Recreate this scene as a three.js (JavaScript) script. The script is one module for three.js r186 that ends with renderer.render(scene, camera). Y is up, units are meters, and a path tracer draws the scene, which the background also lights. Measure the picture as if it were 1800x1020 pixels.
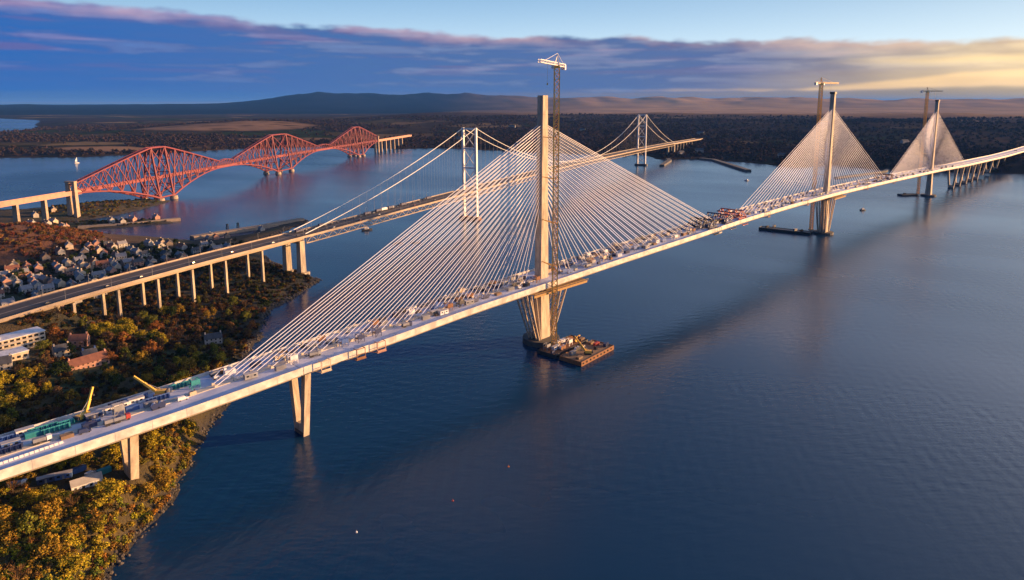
import * as THREE from 'three';
import { ImprovedNoise } from 'three/addons/math/ImprovedNoise.js';
import { mergeGeometries } from 'three/addons/utils/BufferGeometryUtils.js';

const scene = new THREE.Scene();
const EXPOSURE = 2.6;

// ------------------------------------------------------------------ camera
const camera = new THREE.PerspectiveCamera(46.93, 1800 / 1020, 1, 90000);
camera.position.set(0, 199.7, 0);
camera.rotation.set(-0.1562, 0, 0);
camera.setViewOffset(1800, 1020, 0, 146, 1800, 1020);
scene.add(camera);

// ------------------------------------------------------------------ noise
let seed = 7;
const rnd = () => { seed = (seed * 1664525 + 1013904223) >>> 0; return seed / 4294967296; };
const rr = (a, b) => a + (b - a) * rnd();
const pick = (a) => a[Math.floor(rnd() * a.length) % a.length];
const mathRandom = Math.random; Math.random = rnd; const IN = new ImprovedNoise(); Math.random = mathRandom;
const nz = (x, y, z = 0.37) => IN.noise(x, y, z);
const fbm = (x, y, z = 0.37, o = 4) => { let s = 0, a = 0.5; for (let i = 0; i < o; i++) { s += a * nz(x, y, z + i * 7.1); x *= 2.03; y *= 2.03; a *= 0.5; } return s; };
const sat = (x) => Math.min(1, Math.max(0, x));
const ss = (a, b, x) => { const t = sat((x - a) / (b - a)); return t * t * (3 - 2 * t); };
const mix = (a, b, t) => a + (b - a) * t;
const stops = (list, x) => {
  if (x <= list[0][0]) return list[0].slice(1);
  for (let i = 1; i < list.length; i++) if (x <= list[i][0]) { const t = (x - list[i - 1][0]) / (list[i][0] - list[i - 1][0]); return list[i].slice(1).map((v, k) => mix(list[i - 1][k + 1], v, t)); }
  return list[list.length - 1].slice(1);
};

// ------------------------------------------------------------------ sky (evening sky: clear above, a long bank of cloud low down, golden towards the sun)
const SUN_AZ = 78, SUN_EL = 8.5;                                      // degrees; azimuth 0 is the -z direction, positive towards +x
const BANK = [[0, .95, .62, .28], [26, .80, .58, .30], [34, .52, .41, .30], [42, .25, .24, .31], [50, .11, .165, .355], [68, .08, .155, .37], [82, .055, .135, .37], [105, .006, .10, .40], [180, .01, .08, .32]];
const LOW = [[0, 1.0, .68, .30], [30, .66, .47, .24], [37, .47, .35, .21], [45, .36, .275, .22], [55, .27, .225, .24], [70, .12, .15, .30], [90, .01, .085, .30], [180, .005, .06, .24]];
function skyColor(azd, el, out) {
  const far = Math.abs(((azd - SUN_AZ) % 360 + 540) % 360 - 180), d = Math.max(0, far - 10);
  const e = Math.max(el, 0);
  const dim = 1 - 0.55 * ss(80, 180, d), up = ss(16, 45, e);
  const warm = Math.exp(-Math.max(0, d - 12) / 27) * Math.exp(-e / 24);
  let r = dim * (1.25 * Math.exp(-e / 5.5) + .06 * up) + .62 * warm, g = dim * (1.28 * Math.exp(-e / 9) + .15 * up) + .46 * warm, b = dim * (1.24 * Math.exp(-e / 18) + .30 * up) + .20 * warm;
  const high = 1.9 * Math.exp(-(far * far) / 2000) * ss(7, 17, e) * (1 - ss(20, 46, e));  // extra glow added out of view, towards the sun, to brighten the water
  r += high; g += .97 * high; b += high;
  const halo = Math.exp(-((far * far) / 200 + ((el - SUN_EL) * (el - SUN_EL)) / 60));
  r += 1.4 * halo; g += 1.0 * halo; b += .5 * halo;
  if (el < 16) {
    const x = azd, y = el;
    const edge = 2.95 + .0365 * Math.min(d, 120) + .7 * fbm(x / 9, y / 4, 5.9, 5) + .35 * fbm(x / 2.1, y / 1.1, 9.1, 4);
    const cover = ss(.24, -.24, y - edge - .45 * fbm(x / 3.6, y * 1.4, 77, 4));
    if (cover > 0) {
      const c = stops(BANK, d);
      const wx = x + 3 * nz(x / 5, y / 1.5, 61), streak = 1.25 * fbm(wx / 11, y * 1.25, 21.7, 5), fine = 1.3 * fbm(wx / 2.6, y * 3.6, 4.4, 5);
      const lav = ss(-.02, .34, streak + .35 * fine) * ss(.6, 2.2, y), k = 1 + .5 * streak + .35 * fine;
      let br = c[0] * k + .075 * lav, bg = c[1] * k + .05 * lav, bb = c[2] * (1 + .35 * streak + .2 * fine) + .02 * lav;
      const pink = sat(.7 * ss(.1, .5, fbm(x / 11 + 40, y * 1.5, 2.2, 4) * 1.6) * ss(1.2, 4, y));
      br += pink * .16; bg += pink * .07; bb += pink * .04;
      const rim = ss(1.15, .05, edge - y) * sat(.45 + 2.0 * fbm(x / 6.5, y / 2, 14.2, 4)), sunny = ss(90, 35, d);
      br = mix(br, mix(.60, .78, sunny), rim * .72); bg = mix(bg, mix(.45, .60, sunny), rim * .62); bb = mix(bb, mix(.56, .46, sunny), rim * .6);
      const tan = ss(3.0, 1.2, y + .5 * streak) * ss(59, 37, d), tc = stops([[30, .66, .47, .25], [40, .46, .35, .26], [52, .33, .265, .27], [64, .2, .2, .3]], d);
      br = mix(br, tc[0], tan); bg = mix(bg, tc[1], tan); bb = mix(bb, tc[2], tan);
      // the bright slot under the bank, towards the sun
      const slotTop = .92 + 1.15 * ss(47, 31, d) + .25 * fbm(x / 4, 0, 31, 3), slotLow = .85 + .25 * ss(45, 30, d) + .12 * nz(x / 2.1, 0, 50) ;
      const slot = ss(slotTop + .22, slotTop - .12, y) * ss(slotLow - .1, slotLow + .12, y) * ss(70, 36, d);
      const gl = 1 + .35 * fbm(x / 7, y * 2.3, 41, 4); br = mix(br, .95 * gl, slot); bg = mix(bg, .62 * gl, slot); bb = mix(bb, .30 * gl, slot);
      const strip = Math.exp(-(((y - 2.95 - .25 * nz(x / 6, 0, 81)) / .24) ** 2)) * ss(46, 32, d) * .85; br = mix(br, .96, strip); bg = mix(bg, .68, strip); bb = mix(bb, .34, strip);
      const rays = sat(.5 + .9 * nz((x - 68) / 6, (y - 8) / 3 + (x - 68) * .18, 66)) * ss(52, 32, d) * .22 * ss(.8, 2.2, y);
      br += rays; bg += rays * .75; bb += rays * .36;
      const aur = .95 * Math.exp(-(((d - 12) / 17) ** 2)) * Math.exp(-((y - 2) ** 2) / 7); br += aur; bg += aur * .74; bb += aur * .38;
      const low = ss(slotLow + .05, slotLow - .25, y);
      const l = stops(LOW, d);
      br = mix(br, l[0] * (1 + .2 * streak), low); bg = mix(bg, l[1] * (1 + .2 * streak), low); bb = mix(bb, l[2] * (1 + .15 * streak), low);
      r = mix(r, br, cover); g = mix(g, bg, cover); b = mix(b, bb, cover);
    }
  }
  out[0] = r / EXPOSURE; out[1] = g / EXPOSURE; out[2] = b / EXPOSURE;
}
{
  const W = 4096, H = 2048, data = new Float32Array(W * H * 4), c = [0, 0, 0];
  for (let row = 0; row < H; row++) {
    const el = ((row + .5) / H - .5) * 180, step = el > -1 && el < 16 ? 1 : 8;
    for (let col = 0; col < W; col += step) {
      const round = ((col + .5) / W - .5) * 360;                    // atan2(z, x)
      let az = round + 90; if (az > 180) az -= 360;
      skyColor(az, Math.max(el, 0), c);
      for (let k = 0; k < step; k++) { const o = (row * W + col + k) * 4; data[o] = c[0]; data[o + 1] = c[1]; data[o + 2] = c[2]; data[o + 3] = 1; }
    }
  }
  const t = new THREE.DataTexture(data, W, H, THREE.RGBAFormat, THREE.FloatType);
  t.mapping = THREE.EquirectangularReflectionMapping; t.magFilter = THREE.LinearFilter; t.needsUpdate = true;
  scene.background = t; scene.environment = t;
}
// ------------------------------------------------------------------ sun, air, exposure
const sun = new THREE.DirectionalLight(new THREE.Color().setRGB(1, .54, .22), 5);
{ const a = SUN_AZ * Math.PI / 180, e = SUN_EL * Math.PI / 180; sun.position.set(Math.sin(a) * Math.cos(e), Math.sin(e), -Math.cos(a) * Math.cos(e)).multiplyScalar(3000).add(new THREE.Vector3(200, 0, -900)); }
sun.target.position.set(200, 0, -900); scene.add(sun, sun.target);
sun.castShadow = true; Object.assign(sun.shadow.camera, { left: -1500, right: 1500, top: 1500, bottom: -1500, near: 100, far: 8000 }); sun.shadow.mapSize.set(4096, 4096); sun.shadow.radius = 1.5;
scene.fog = new THREE.FogExp2(new THREE.Color().setRGB(.09, .32, 1), 2.0e-5);
const renderer = new THREE.WebGLRenderer({ antialias: true });
renderer.setSize(1024, 580); renderer.shadowMap.enabled = true;
renderer.toneMapping = THREE.LinearToneMapping; renderer.toneMappingExposure = EXPOSURE;

// ------------------------------------------------------------------ helpers
const V = (x, y, z) => new THREE.Vector3(x, y, z);
const used = new Map();
function numbered(n) { const k = used.get(n) ?? 0; used.set(n, k + 1); return k ? `${n}_${String(k).padStart(3, '0')}` : n; }
class MB {                                                            // collects triangles, gives one geometry with uv in metres
  constructor() { this.p = []; }
  tri(a, b, c) { this.p.push(a.x, a.y, a.z, b.x, b.y, b.z, c.x, c.y, c.z); return this; }
  quad(a, b, c, d) { this.tri(a, b, c); return this.tri(a, c, d); }
  hexa(l, h) { this.quad(l[3], l[2], l[1], l[0]); this.quad(h[0], h[1], h[2], h[3]); for (let i = 0; i < 4; i++) { const j = (i + 1) % 4; this.quad(l[i], l[j], h[j], h[i]); } return this; }
  box(x, y, z, sx, sy, sz, ry = 0) {                                  // y is the underside
    const c = Math.cos(ry), s = Math.sin(ry), at = (u, v, w) => V(x + u * c + w * s, v, z - u * s + w * c), q = (v) => [at(-sx / 2, v, sz / 2), at(sx / 2, v, sz / 2), at(sx / 2, v, -sz / 2), at(-sx / 2, v, -sz / 2)];
    return this.hexa(q(y), q(y + sy));
  }
  bar(a, b, w, h = w) {                                               // a square bar from a to b
    const d = b.clone().sub(a).normalize(), up = Math.abs(d.y) > .95 ? V(1, 0, 0) : V(0, 1, 0), s = d.clone().cross(up).normalize().multiplyScalar(w / 2), u = s.clone().cross(d).normalize().multiplyScalar(h / 2);
    const q = (p) => [p.clone().sub(s).sub(u), p.clone().add(s).sub(u), p.clone().add(s).add(u), p.clone().sub(s).add(u)];
    return this.hexa(q(a).reverse(), q(b).reverse());
  }
  tube(a, b, r, r2 = r, n = 8) {
    const d = b.clone().sub(a).normalize(), up = Math.abs(d.y) > .95 ? V(1, 0, 0) : V(0, 1, 0), s = d.clone().cross(up).normalize(), u = s.clone().cross(d).normalize();
    const ring = (p, q) => Array.from({ length: n }, (_, i) => { const t = i / n * Math.PI * 2; return p.clone().addScaledVector(s, q * Math.cos(t)).addScaledVector(u, q * Math.sin(t)); });
    const A = ring(a, r), B = ring(b, r2);
    for (let i = 0; i < n; i++) { const j = (i + 1) % n; this.quad(A[j], A[i], B[i], B[j]); if (i > 1) { this.tri(A[0], A[i - 1], A[i]); this.tri(B[0], B[i], B[i - 1]); } }
    return this;
  }
  geo() {
    const g = new THREE.BufferGeometry(), p = new Float32Array(this.p), uv = new Float32Array(p.length / 3 * 2);
    g.setAttribute('position', new THREE.BufferAttribute(p, 3)); g.computeVertexNormals();
    const n = g.attributes.normal.array;
    for (let i = 0; i < p.length / 3; i++) {
      const ax = Math.abs(n[i * 3]), ay = Math.abs(n[i * 3 + 1]), az = Math.abs(n[i * 3 + 2]), x = p[i * 3], y = p[i * 3 + 1], z = p[i * 3 + 2];
      if (ay >= ax && ay >= az) { uv[i * 2] = x; uv[i * 2 + 1] = z; } else if (ax >= az) { uv[i * 2] = z; uv[i * 2 + 1] = y; } else { uv[i * 2] = x; uv[i * 2 + 1] = y; }
    }
    g.setAttribute('uv', new THREE.BufferAttribute(uv, 2));
    return g;
  }
  mesh(name, mat, parent) { return put(name, this.geo(), mat, parent); }
}
function put(name, geo, mat, parent) {
  const m = new THREE.Mesh(geo, mat); m.castShadow = m.receiveShadow = true; m.name = parent ? name : numbered(name);
  (parent ?? scene).add(m); return m;
}
function tag(o, label, category, group, kind) { if (label) o.userData.label = label; if (category) o.userData.category = category; if (group) o.userData.group = group; if (kind) o.userData.kind = kind; return o; }
function thing(name, label, category, p = V(0, 0, 0), turn = 0, group) { const o = new THREE.Group(); o.name = numbered(name); o.position.copy(p); o.rotation.y = turn; scene.add(o); return tag(o, label, category, group); }
function copy(o, p, turn = 0, label, group, scale) { const c = o.clone(); c.name = numbered(o.name.replace(/_\d{3}$/, '')); c.position.copy(p); c.rotation.y = turn; if (scale) c.scale.set(...scale); if (label) c.userData.label = label; if (group) c.userData.group = group; scene.add(c); return c; }
const cylinder = new THREE.CylinderGeometry(1, 1, 1, 6, 1, true);
function rod(name, a, b, r, mat, parent) {                            // a round rod that shares one geometry
  const m = put(name, cylinder, mat, parent), d = b.clone().sub(a);
  m.position.copy(a).addScaledVector(d, .5); m.quaternion.setFromUnitVectors(V(0, 1, 0), d.clone().normalize()); m.scale.set(r, d.length(), r); return m;
}

// ------------------------------------------------------------------ materials
function noiseTexture(size, cells, oct, lo, hi, gain = .5, srgb = false) {   // tileable value noise
  const data = new Uint8Array(size * size * 4), lat = [];
  for (let o = 0; o < oct; o++) { const n = cells << o; lat.push(Float32Array.from({ length: n * n }, rnd)); }
  for (let y = 0; y < size; y++) for (let x = 0; x < size; x++) {
    let s = 0, w = 0, a = 1;
    for (let o = 0; o < oct; o++) {
      const n = cells << o, fx = x / size * n, fy = y / size * n, ix = Math.floor(fx), iy = Math.floor(fy), L = lat[o];
      let tx = fx - ix, ty = fy - iy; tx = tx * tx * (3 - 2 * tx); ty = ty * ty * (3 - 2 * ty);
      const x1 = (ix + 1) % n, y1 = (iy + 1) % n;
      s += a * mix(mix(L[iy * n + ix], L[iy * n + x1], tx), mix(L[y1 * n + ix], L[y1 * n + x1], tx), ty); w += a; a *= gain;
    }
    const v = 255 * mix(lo, hi, sat((s / w - .5) * 1.9 + .5)), i = (y * size + x) * 4; data[i] = data[i + 1] = data[i + 2] = v; data[i + 3] = 255;
  }
  const t = new THREE.DataTexture(data, size, size); t.wrapS = t.wrapT = THREE.RepeatWrapping; t.magFilter = THREE.LinearFilter; t.needsUpdate = true; if (srgb) t.colorSpace = THREE.SRGBColorSpace;
  return t;
}
const rep = (t, m) => { const c = t.clone(); c.repeat.set(1 / m, 1 / m); c.needsUpdate = true; return c; };
const grain = noiseTexture(512, 4, 6, .72, 1, .62), rough = noiseTexture(512, 8, 5, 0, 1, .6);
const std = (r, g, b, o = {}) => { const { rough: ro = .85, metal = 0, tex, scale = 30, bump = 0 } = o; const m = new THREE.MeshStandardMaterial({ color: new THREE.Color().setRGB(r, g, b), roughness: ro, metalness: metal }); if (tex !== null) m.map = rep(grain, scale); if (bump) { m.bumpMap = rep(rough, scale / 4); m.bumpScale = bump; } return m; };
const weather = noiseTexture(512, 6, 6, .5, 1, .62), streaked = (() => { const c = weather.clone(); c.repeat.set(1 / 9, 1 / 60); c.needsUpdate = true; return c; })();
const M = {
  concrete: std(.60, .50, .38, { scale: 22, bump: .05 }), concreteDark: std(.10, .095, .09, { scale: 16, bump: .1 }), deckTop: std(.56, .60, .76, { scale: 34 }), girder: std(.62, .55, .46, { rough: .55, scale: 40 }), fascia: std(.74, .70, .66, { rough: .6, scale: 26 }),
  cable: std(.80, .80, .86, { rough: .5, tex: null }), steelWhite: std(.78, .78, .78, { rough: .5, scale: 20 }), steelGrey: std(.30, .31, .33, { rough: .55, scale: 12 }), ochre: std(.84, .52, .12, { rough: .7, scale: 10 }), timber: std(.38, .24, .09, { scale: 7 }), wood: std(.24, .16, .10, { scale: 9 }),
  craneYellow: std(.70, .42, .07, { rough: .5, tex: null }), craneWhite: std(.8, .8, .78, { rough: .5, tex: null }), rust: std(.24, .11, .05, { scale: 8 }), hull: std(.03, .035, .045, { rough: .6, scale: 10 }), dark: std(.035, .038, .05, { rough: .6, scale: 6 }),
  red: std(.215, .042, .05, { rough: .6, scale: 30 }), redDark: std(.20, .05, .05, { rough: .65, scale: 30 }), railTan: std(.44, .24, .18, { rough: .7, scale: 24 }), granite: std(.40, .31, .23, { scale: 14, bump: .15 }), frbDeck: std(.35, .28, .22, { rough: .7, scale: 30 }), asphalt: std(.085, .072, .065, { scale: 25 }),
  frbConcrete: std(.50, .43, .33, { scale: 18, bump: .05 }), glass: new THREE.MeshStandardMaterial({ color: new THREE.Color().setRGB(.02, .025, .03), roughness: .15 }),
  harl: std(.42, .40, .37, { scale: 9 }), cream: std(.60, .49, .36, { scale: 9 }), pinkWall: std(.45, .25, .19, { scale: 9 }), stone: std(.28, .22, .17, { scale: 6 }), slate: std(.07, .075, .09, { scale: 5 }), greySlate: std(.24, .24, .27, { scale: 5 }), tile: std(.22, .09, .06, { scale: 5 }), flat: std(.42, .42, .45, { scale: 12 }),
  blue: std(.06, .13, .36, { rough: .5, scale: 6 }), teal: std(.03, .26, .30, { rough: .5, scale: 5 }), white: std(.78, .78, .80, { rough: .5, scale: 8 }), grey: std(.25, .26, .29, { rough: .6, scale: 7 }), orange: std(.60, .18, .03, { rough: .5, scale: 7 }), navy: std(.025, .04, .12, { rough: .5, scale: 6 }), redPaint: std(.40, .05, .04, { rough: .5, scale: 6 }),
  tyre: std(.02, .02, .02, { tex: null }), trunk: std(.06, .045, .03, { scale: 2 }), earth: std(.11, .075, .04, { scale: 12 }), rock: std(.10, .085, .07, { scale: 10, bump: .4 }), sail: std(.85, .85, .85, { tex: null }),
};

M.concrete.map = streaked; M.frbConcrete.map = streaked; M.fascia.map = (() => { const c = weather.clone(); c.repeat.set(1 / 24, 1 / 30); c.needsUpdate = true; return c; })();
// ------------------------------------------------------------------ water
{
  const size = 2048, TILE = 640, data = new Uint8Array(size * size * 4), f = new Float32Array(size * size), waves = [];
  for (let i = 0; i < 90; i++) { const k = Math.pow(2, rr(5.6, 9.4)), a = rr(-1.1, 1.1) + .7; waves.push([Math.round(k * Math.cos(a)), Math.round(k * Math.sin(a)), rr(0, 6.28), Math.pow(k, -1.05)]); }
  const tab = waves.map(([kx, ky, ph, am]) => { const X = new Float32Array(size), Y = new Float32Array(size), X2 = new Float32Array(size), Y2 = new Float32Array(size); for (let i = 0; i < size; i++) { X[i] = Math.sin(kx * i / size * 6.283185 + ph) * am; X2[i] = Math.cos(kx * i / size * 6.283185 + ph) * am; Y[i] = Math.cos(ky * i / size * 6.283185); Y2[i] = Math.sin(ky * i / size * 6.283185); } return [X, X2, Y, Y2]; });
  const gust = noiseTexture(256, 3, 5, .12, 1, .55).image.data;
  let lo = 1e9, hi = -1e9, slope = 0;
  for (let y = 0; y < size; y++) for (let x = 0; x < size; x++) { let v = 0; for (const [X, X2, Y, Y2] of tab) v += X[x] * Y[y] + X2[x] * Y2[y]; v *= gust[((y >> 3) * 256 + (x >> 3)) * 4] / 255; f[y * size + x] = v; lo = Math.min(lo, v); hi = Math.max(hi, v); if (x) slope += (v - f[y * size + x - 1]) ** 2; }
  slope = Math.sqrt(slope / (size * size)) / (TILE / size) * 1.4;
  for (let i = 0; i < size * size; i++) { data[i * 4] = data[i * 4 + 1] = data[i * 4 + 2] = 255 * (f[i] - lo) / (hi - lo); data[i * 4 + 3] = 255; }
  const t = new THREE.DataTexture(data, size, size); t.wrapS = t.wrapT = THREE.RepeatWrapping; t.magFilter = THREE.LinearFilter; t.repeat.set(1 / TILE, 1 / TILE); t.rotation = .3; t.needsUpdate = true;
  const calm = noiseTexture(512, 3, 6, .45, 1.0, .55); calm.repeat.set(1 / 1900, 1 / 800); calm.rotation = .5;
  const m = new THREE.MeshPhysicalMaterial({ color: new THREE.Color().setRGB(.003, .032, .085), roughness: .30, ior: 1.333, bumpMap: t, bumpScale: .026 * (hi - lo) / slope, roughnessMap: calm });
  const g = new THREE.PlaneGeometry(140000, 140000, 1, 1); g.rotateX(-Math.PI / 2);
  const uv = g.attributes.uv, p = g.attributes.position; for (let i = 0; i < p.count; i++) uv.setXY(i, p.getX(i), p.getZ(i));
  tag(put('water', g, m), 'calm deep blue water of the firth under the bridges', null, null, 'structure');
}

// ------------------------------------------------------------------ land
const poly = (a) => a;
const NEAR = [[-168, -60], [-172, -242], [-173, -279], [-174, -312], [-177, -338], [-184, -362], [-186, -390], [-192, -417], [-198, -439], [-206, -490], [-219, -554], [-231, -600], [-235, -635], [-226, -658], [-220, -707], [-216, -737], [-235, -755], [-278, -795], [-300, -819], [-345, -870], [-370, -925], [-344, -1104], [-352, -1124], [-366, -1108], [-398, -1003], [-428, -969], [-452, -947], [-475, -955], [-508, -968], [-550, -975], [-617, -988], [-674, -1010], [-700, -1040], [-632, -1057], [-567, -1093], [-590, -1128], [-678, -1112], [-738, -1096], [-752, -1104], [-720, -1142], [-700, -1203], [-694, -1290], [-698, -1352], [-752, -1370], [-805, -1330], [-870, -1280], [-910, -1240], [-1000, -1230], [-1700, -1300], [-1700, -60]];
const FAR = [[-2700, -2300], [-1963, -2426], [-1611, -2426], [-1409, -2586], [-1171, -2871], [-872, -3018], [-488, -2871], [-247, -2906], [0, -2737], [223, -2615], [394, -2504], [490, -2580], [530, -2345], [655, -2329], [720, -2284], [828, -2158], [865, -2030], [960, -2100], [1030, -2118], [1096, -1975], [1224, -1910], [1381, -1879], [1569, -1835], [1826, -1779], [2600, -1500], [4500, -700], [15000, 800], [15000, -21000], [-7000, -21000], [-8500, -9800], [-5200, -7400], [-3480, -4900], [-3100, -3500]];
function sdf(P, x, z) {
  let best = 1e18, inside = false;
  for (let i = 0, j = P.length - 1; i < P.length; j = i++) {
    const [xi, zi] = P[i], [xj, zj] = P[j], ex = xj - xi, ez = zj - zi, t = sat(((x - xi) * ex + (z - zi) * ez) / (ex * ex + ez * ez)), dx = x - xi - ex * t, dz = z - zi - ez * t;
    best = Math.min(best, dx * dx + dz * dz);
    if ((zi > z) !== (zj > z) && x < (xj - xi) * (z - zi) / (zj - zi) + xi) inside = !inside;
  }
  return (inside ? 1 : -1) * Math.sqrt(best);
}
const gauss = (x, z, cx, cz, r) => Math.exp(-((x - cx) ** 2 + (z - cz) ** 2) / (r * r));
const FA = V(-72, 0, -1134), FE = V(.4399, 0, -.898), FR = V(.898, 0, .4399);       // road bridge: tower, direction, sideways
const QN = V(24.5, 0, -540), QD = V(.6968, 0, -.71727), QR = V(.71727, 0, .6968);    // new bridge
const fabt = (x, z) => { const dx = x - FA.x, dz = z - FA.z; return [dx * FE.x + dz * FE.z, dx * FR.x + dz * FR.z]; };
function nearHeight(x, z) {
  const wob = 5 * nz(x / 17, z / 17, 1.5) + 2 * nz(x / 6, z / 6, 8.5), sd = sdf(NEAR, x, z) + wob;
  if (sd < -6) return -2;
  const coast = ss(-560, -400, z);
  let h = mix(-2, 1.1, ss(-6, 2, sd)) + ss(1, mix(26, 16, coast), sd) * mix(3.2, 12, coast) + ss(20, 70, sd) * mix(3, 3, coast);
  h += 17 * gauss(x, z, -410, -440, 120) * ss(15, 90, sd);
  h += 26 * gauss(x, z, -640, -850, 75) + 12 * gauss(x, z, -720, -880, 120) + 9 * gauss(x, z, -365, -860, 38) + 5 * gauss(x, z, -760, -1210, 70) * ss(0, 30, sd);
  const [t, s] = fabt(x, z), em = ss(-640, -700, t) * ss(46, 18, Math.abs(s)); h = Math.max(h, mix(h, 37.5 - .5, em));
  return h + ss(4, 30, sd) * (1.5 * nz(x / 40, z / 40, 4) + .8 * nz(x / 13, z / 13, 6));
}
const groundMat = new THREE.MeshStandardMaterial({ vertexColors: true, roughness: 1, map: rep(grain, 14), bumpMap: rep(rough, 9), bumpScale: .5 });
{
  const x0 = -1040, x1 = -150, z0 = -1420, z1 = -70, st = 5, nx = Math.round((x1 - x0) / st) + 1, nzv = Math.round((z1 - z0) / st) + 1, pos = [], col = [], idx = [], uv = [];
  for (let j = 0; j < nzv; j++) for (let i = 0; i < nx; i++) {
    const x = x0 + i * st, z = z0 + j * st, h = nearHeight(x, z); pos.push(x, h, z); uv.push(x, z);
    const n = fbm(x / 60, z / 60, 2.2, 4), n2 = nz(x / 9, z / 9, 5);
    let c = stops([[-.4, .030, .032, .012], [-.05, .05, .045, .018], [.15, .085, .06, .02], [.45, .12, .075, .025]], n + .12 * n2);
    const gold = ss(-440, -380, z); c = c.map((v, k) => mix(v, [.085, .062, .02][k] * (1 + .8 * n), gold * .8)); const grass = ss(.18, .3, nz(x / 75, z / 75, 11)) * .9; c = c.map((v, k) => mix(v, [.045, .07, .018][k], grass));
    c = c.map((v) => v * mix(.85, .5, ss(-400, -640, z))); const hill = gauss(x, z, -650, -850, 110); c = c.map((v, k) => mix(v, [.12, .05, .025][k], sat(hill * 1.6)));
    const beach = ss(3.2, 1.2, h); c = c.map((v, k) => mix(v, [.034, .03, .027][k] * (1 + .4 * n2), beach));
    col.push(...c);
  }
  for (let j = 0; j < nzv - 1; j++) for (let i = 0; i < nx - 1; i++) { const a = j * nx + i, b = a + 1, c = a + nx, d = c + 1; if (Math.max(pos[a * 3 + 1], pos[b * 3 + 1], pos[c * 3 + 1], pos[d * 3 + 1]) > -1.9) idx.push(a, c, b, b, c, d); }
  const g = new THREE.BufferGeometry(); g.setAttribute('position', new THREE.Float32BufferAttribute(pos, 3)); g.setAttribute('color', new THREE.Float32BufferAttribute(col, 3)); g.setAttribute('uv', new THREE.Float32BufferAttribute(uv, 2)); g.setIndex(idx); g.computeVertexNormals();
  tag(put('ground', g, groundMat), 'wooded near shore with village slopes beside the water', null, null, 'structure');
}
function farHeight(x, z) {
  const sd = sdf(FAR, x, z) + 40 * nz(x / 160, z / 160, 3) ;
  if (sd < -30) return -4;
  const r = Math.hypot(x, z), east = ss(-700, -1700, x);
  let h = mix(-4, 2.5, ss(-30, 10, sd)) + 14 * ss(0, 300, sd);
  h += mix(74, 34, east) * ss(500, 2700, sd) * (1 - .7 * gauss(x, z, 1900, -2450, 600)) * (.72 + .8 * fbm(x / 1900, z / 1500, 7, 4)) + 12 * ss(200, 900, sd) * fbm(x / 600, z / 450, 5, 3);
  h += 42 * gauss(x, z, -1800, -4600, 620) * ss(0, 300, sd) + 14 * gauss(x, z, 1420, -1990, 230) * ss(0, 60, sd) + 9 * gauss(x, z, 1640, -2160, 300) * ss(0, 90, sd); h -= 40 * ss(6500, 11000, r) * ss(500, 2700, sd);
  return Math.max(h, sd > 20 ? 3 : -4);
}
function fieldColor(x, z, sd) {
  // a patchwork of fields and woods: the nearest of jittered cell centres
  const S = 420, gx = Math.floor(x / S), gz = Math.floor(z / S); let best = 1e9, id = 0, sec = 1e9;
  for (let i = -1; i < 2; i++) for (let j = -1; j < 2; j++) { const h1 = Math.abs(Math.sin((gx + i) * 127.1 + (gz + j) * 311.7) * 43758.5) % 1, h2 = Math.abs(Math.sin((gx + i) * 269.5 + (gz + j) * 183.3) * 43758.5) % 1; const dx = (gx + i + h1) * S - x, dz = ((gz + j + h2) * S - z) * .8, d = Math.hypot(dx, dz); if (d < best) { sec = best; best = d; id = Math.abs(h1 * 7.31 + h2 * 3.77) % 1; } else if (d < sec) sec = d; }
  const wood = Math.max(ss(-.12, .06, fbm(x / 1300, z / 700, 12, 4)), .9 * ss(-1100, -300, x) * ss(-.28, .02, fbm(x / 900, z / 600, 19, 4)));
  let c = id < .2 ? [.17, .12, .065] : id < .4 ? [.07, .055, .03] : id < .7 ? [.032, .042, .018] : [.045, .038, .024];
  if (sec - best < 30) c = [.022, .024, .014];
  const tan = Math.max(ss(1.15, .8, Math.hypot((x + 1800) / 560, (z + 4250) / 360)) * ss(-.5, -.1, nz(x / 200, z / 90, 3)), ss(1.2, .8, Math.hypot((x + 1640) / 190, (z + 2700) / 90)), ss(1.2, .8, Math.hypot((x + 1150) / 260, (z + 3350) / 130)) * .7);
  if (tan > .02) return c.map((v, k) => mix(v * .5, [.23, .145, .09][k], tan));
  return c.map((v, k) => mix(v, [.042, .030, .024][k], Math.max(wood, ss(220, 60, sd) * .8)));
}
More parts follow.
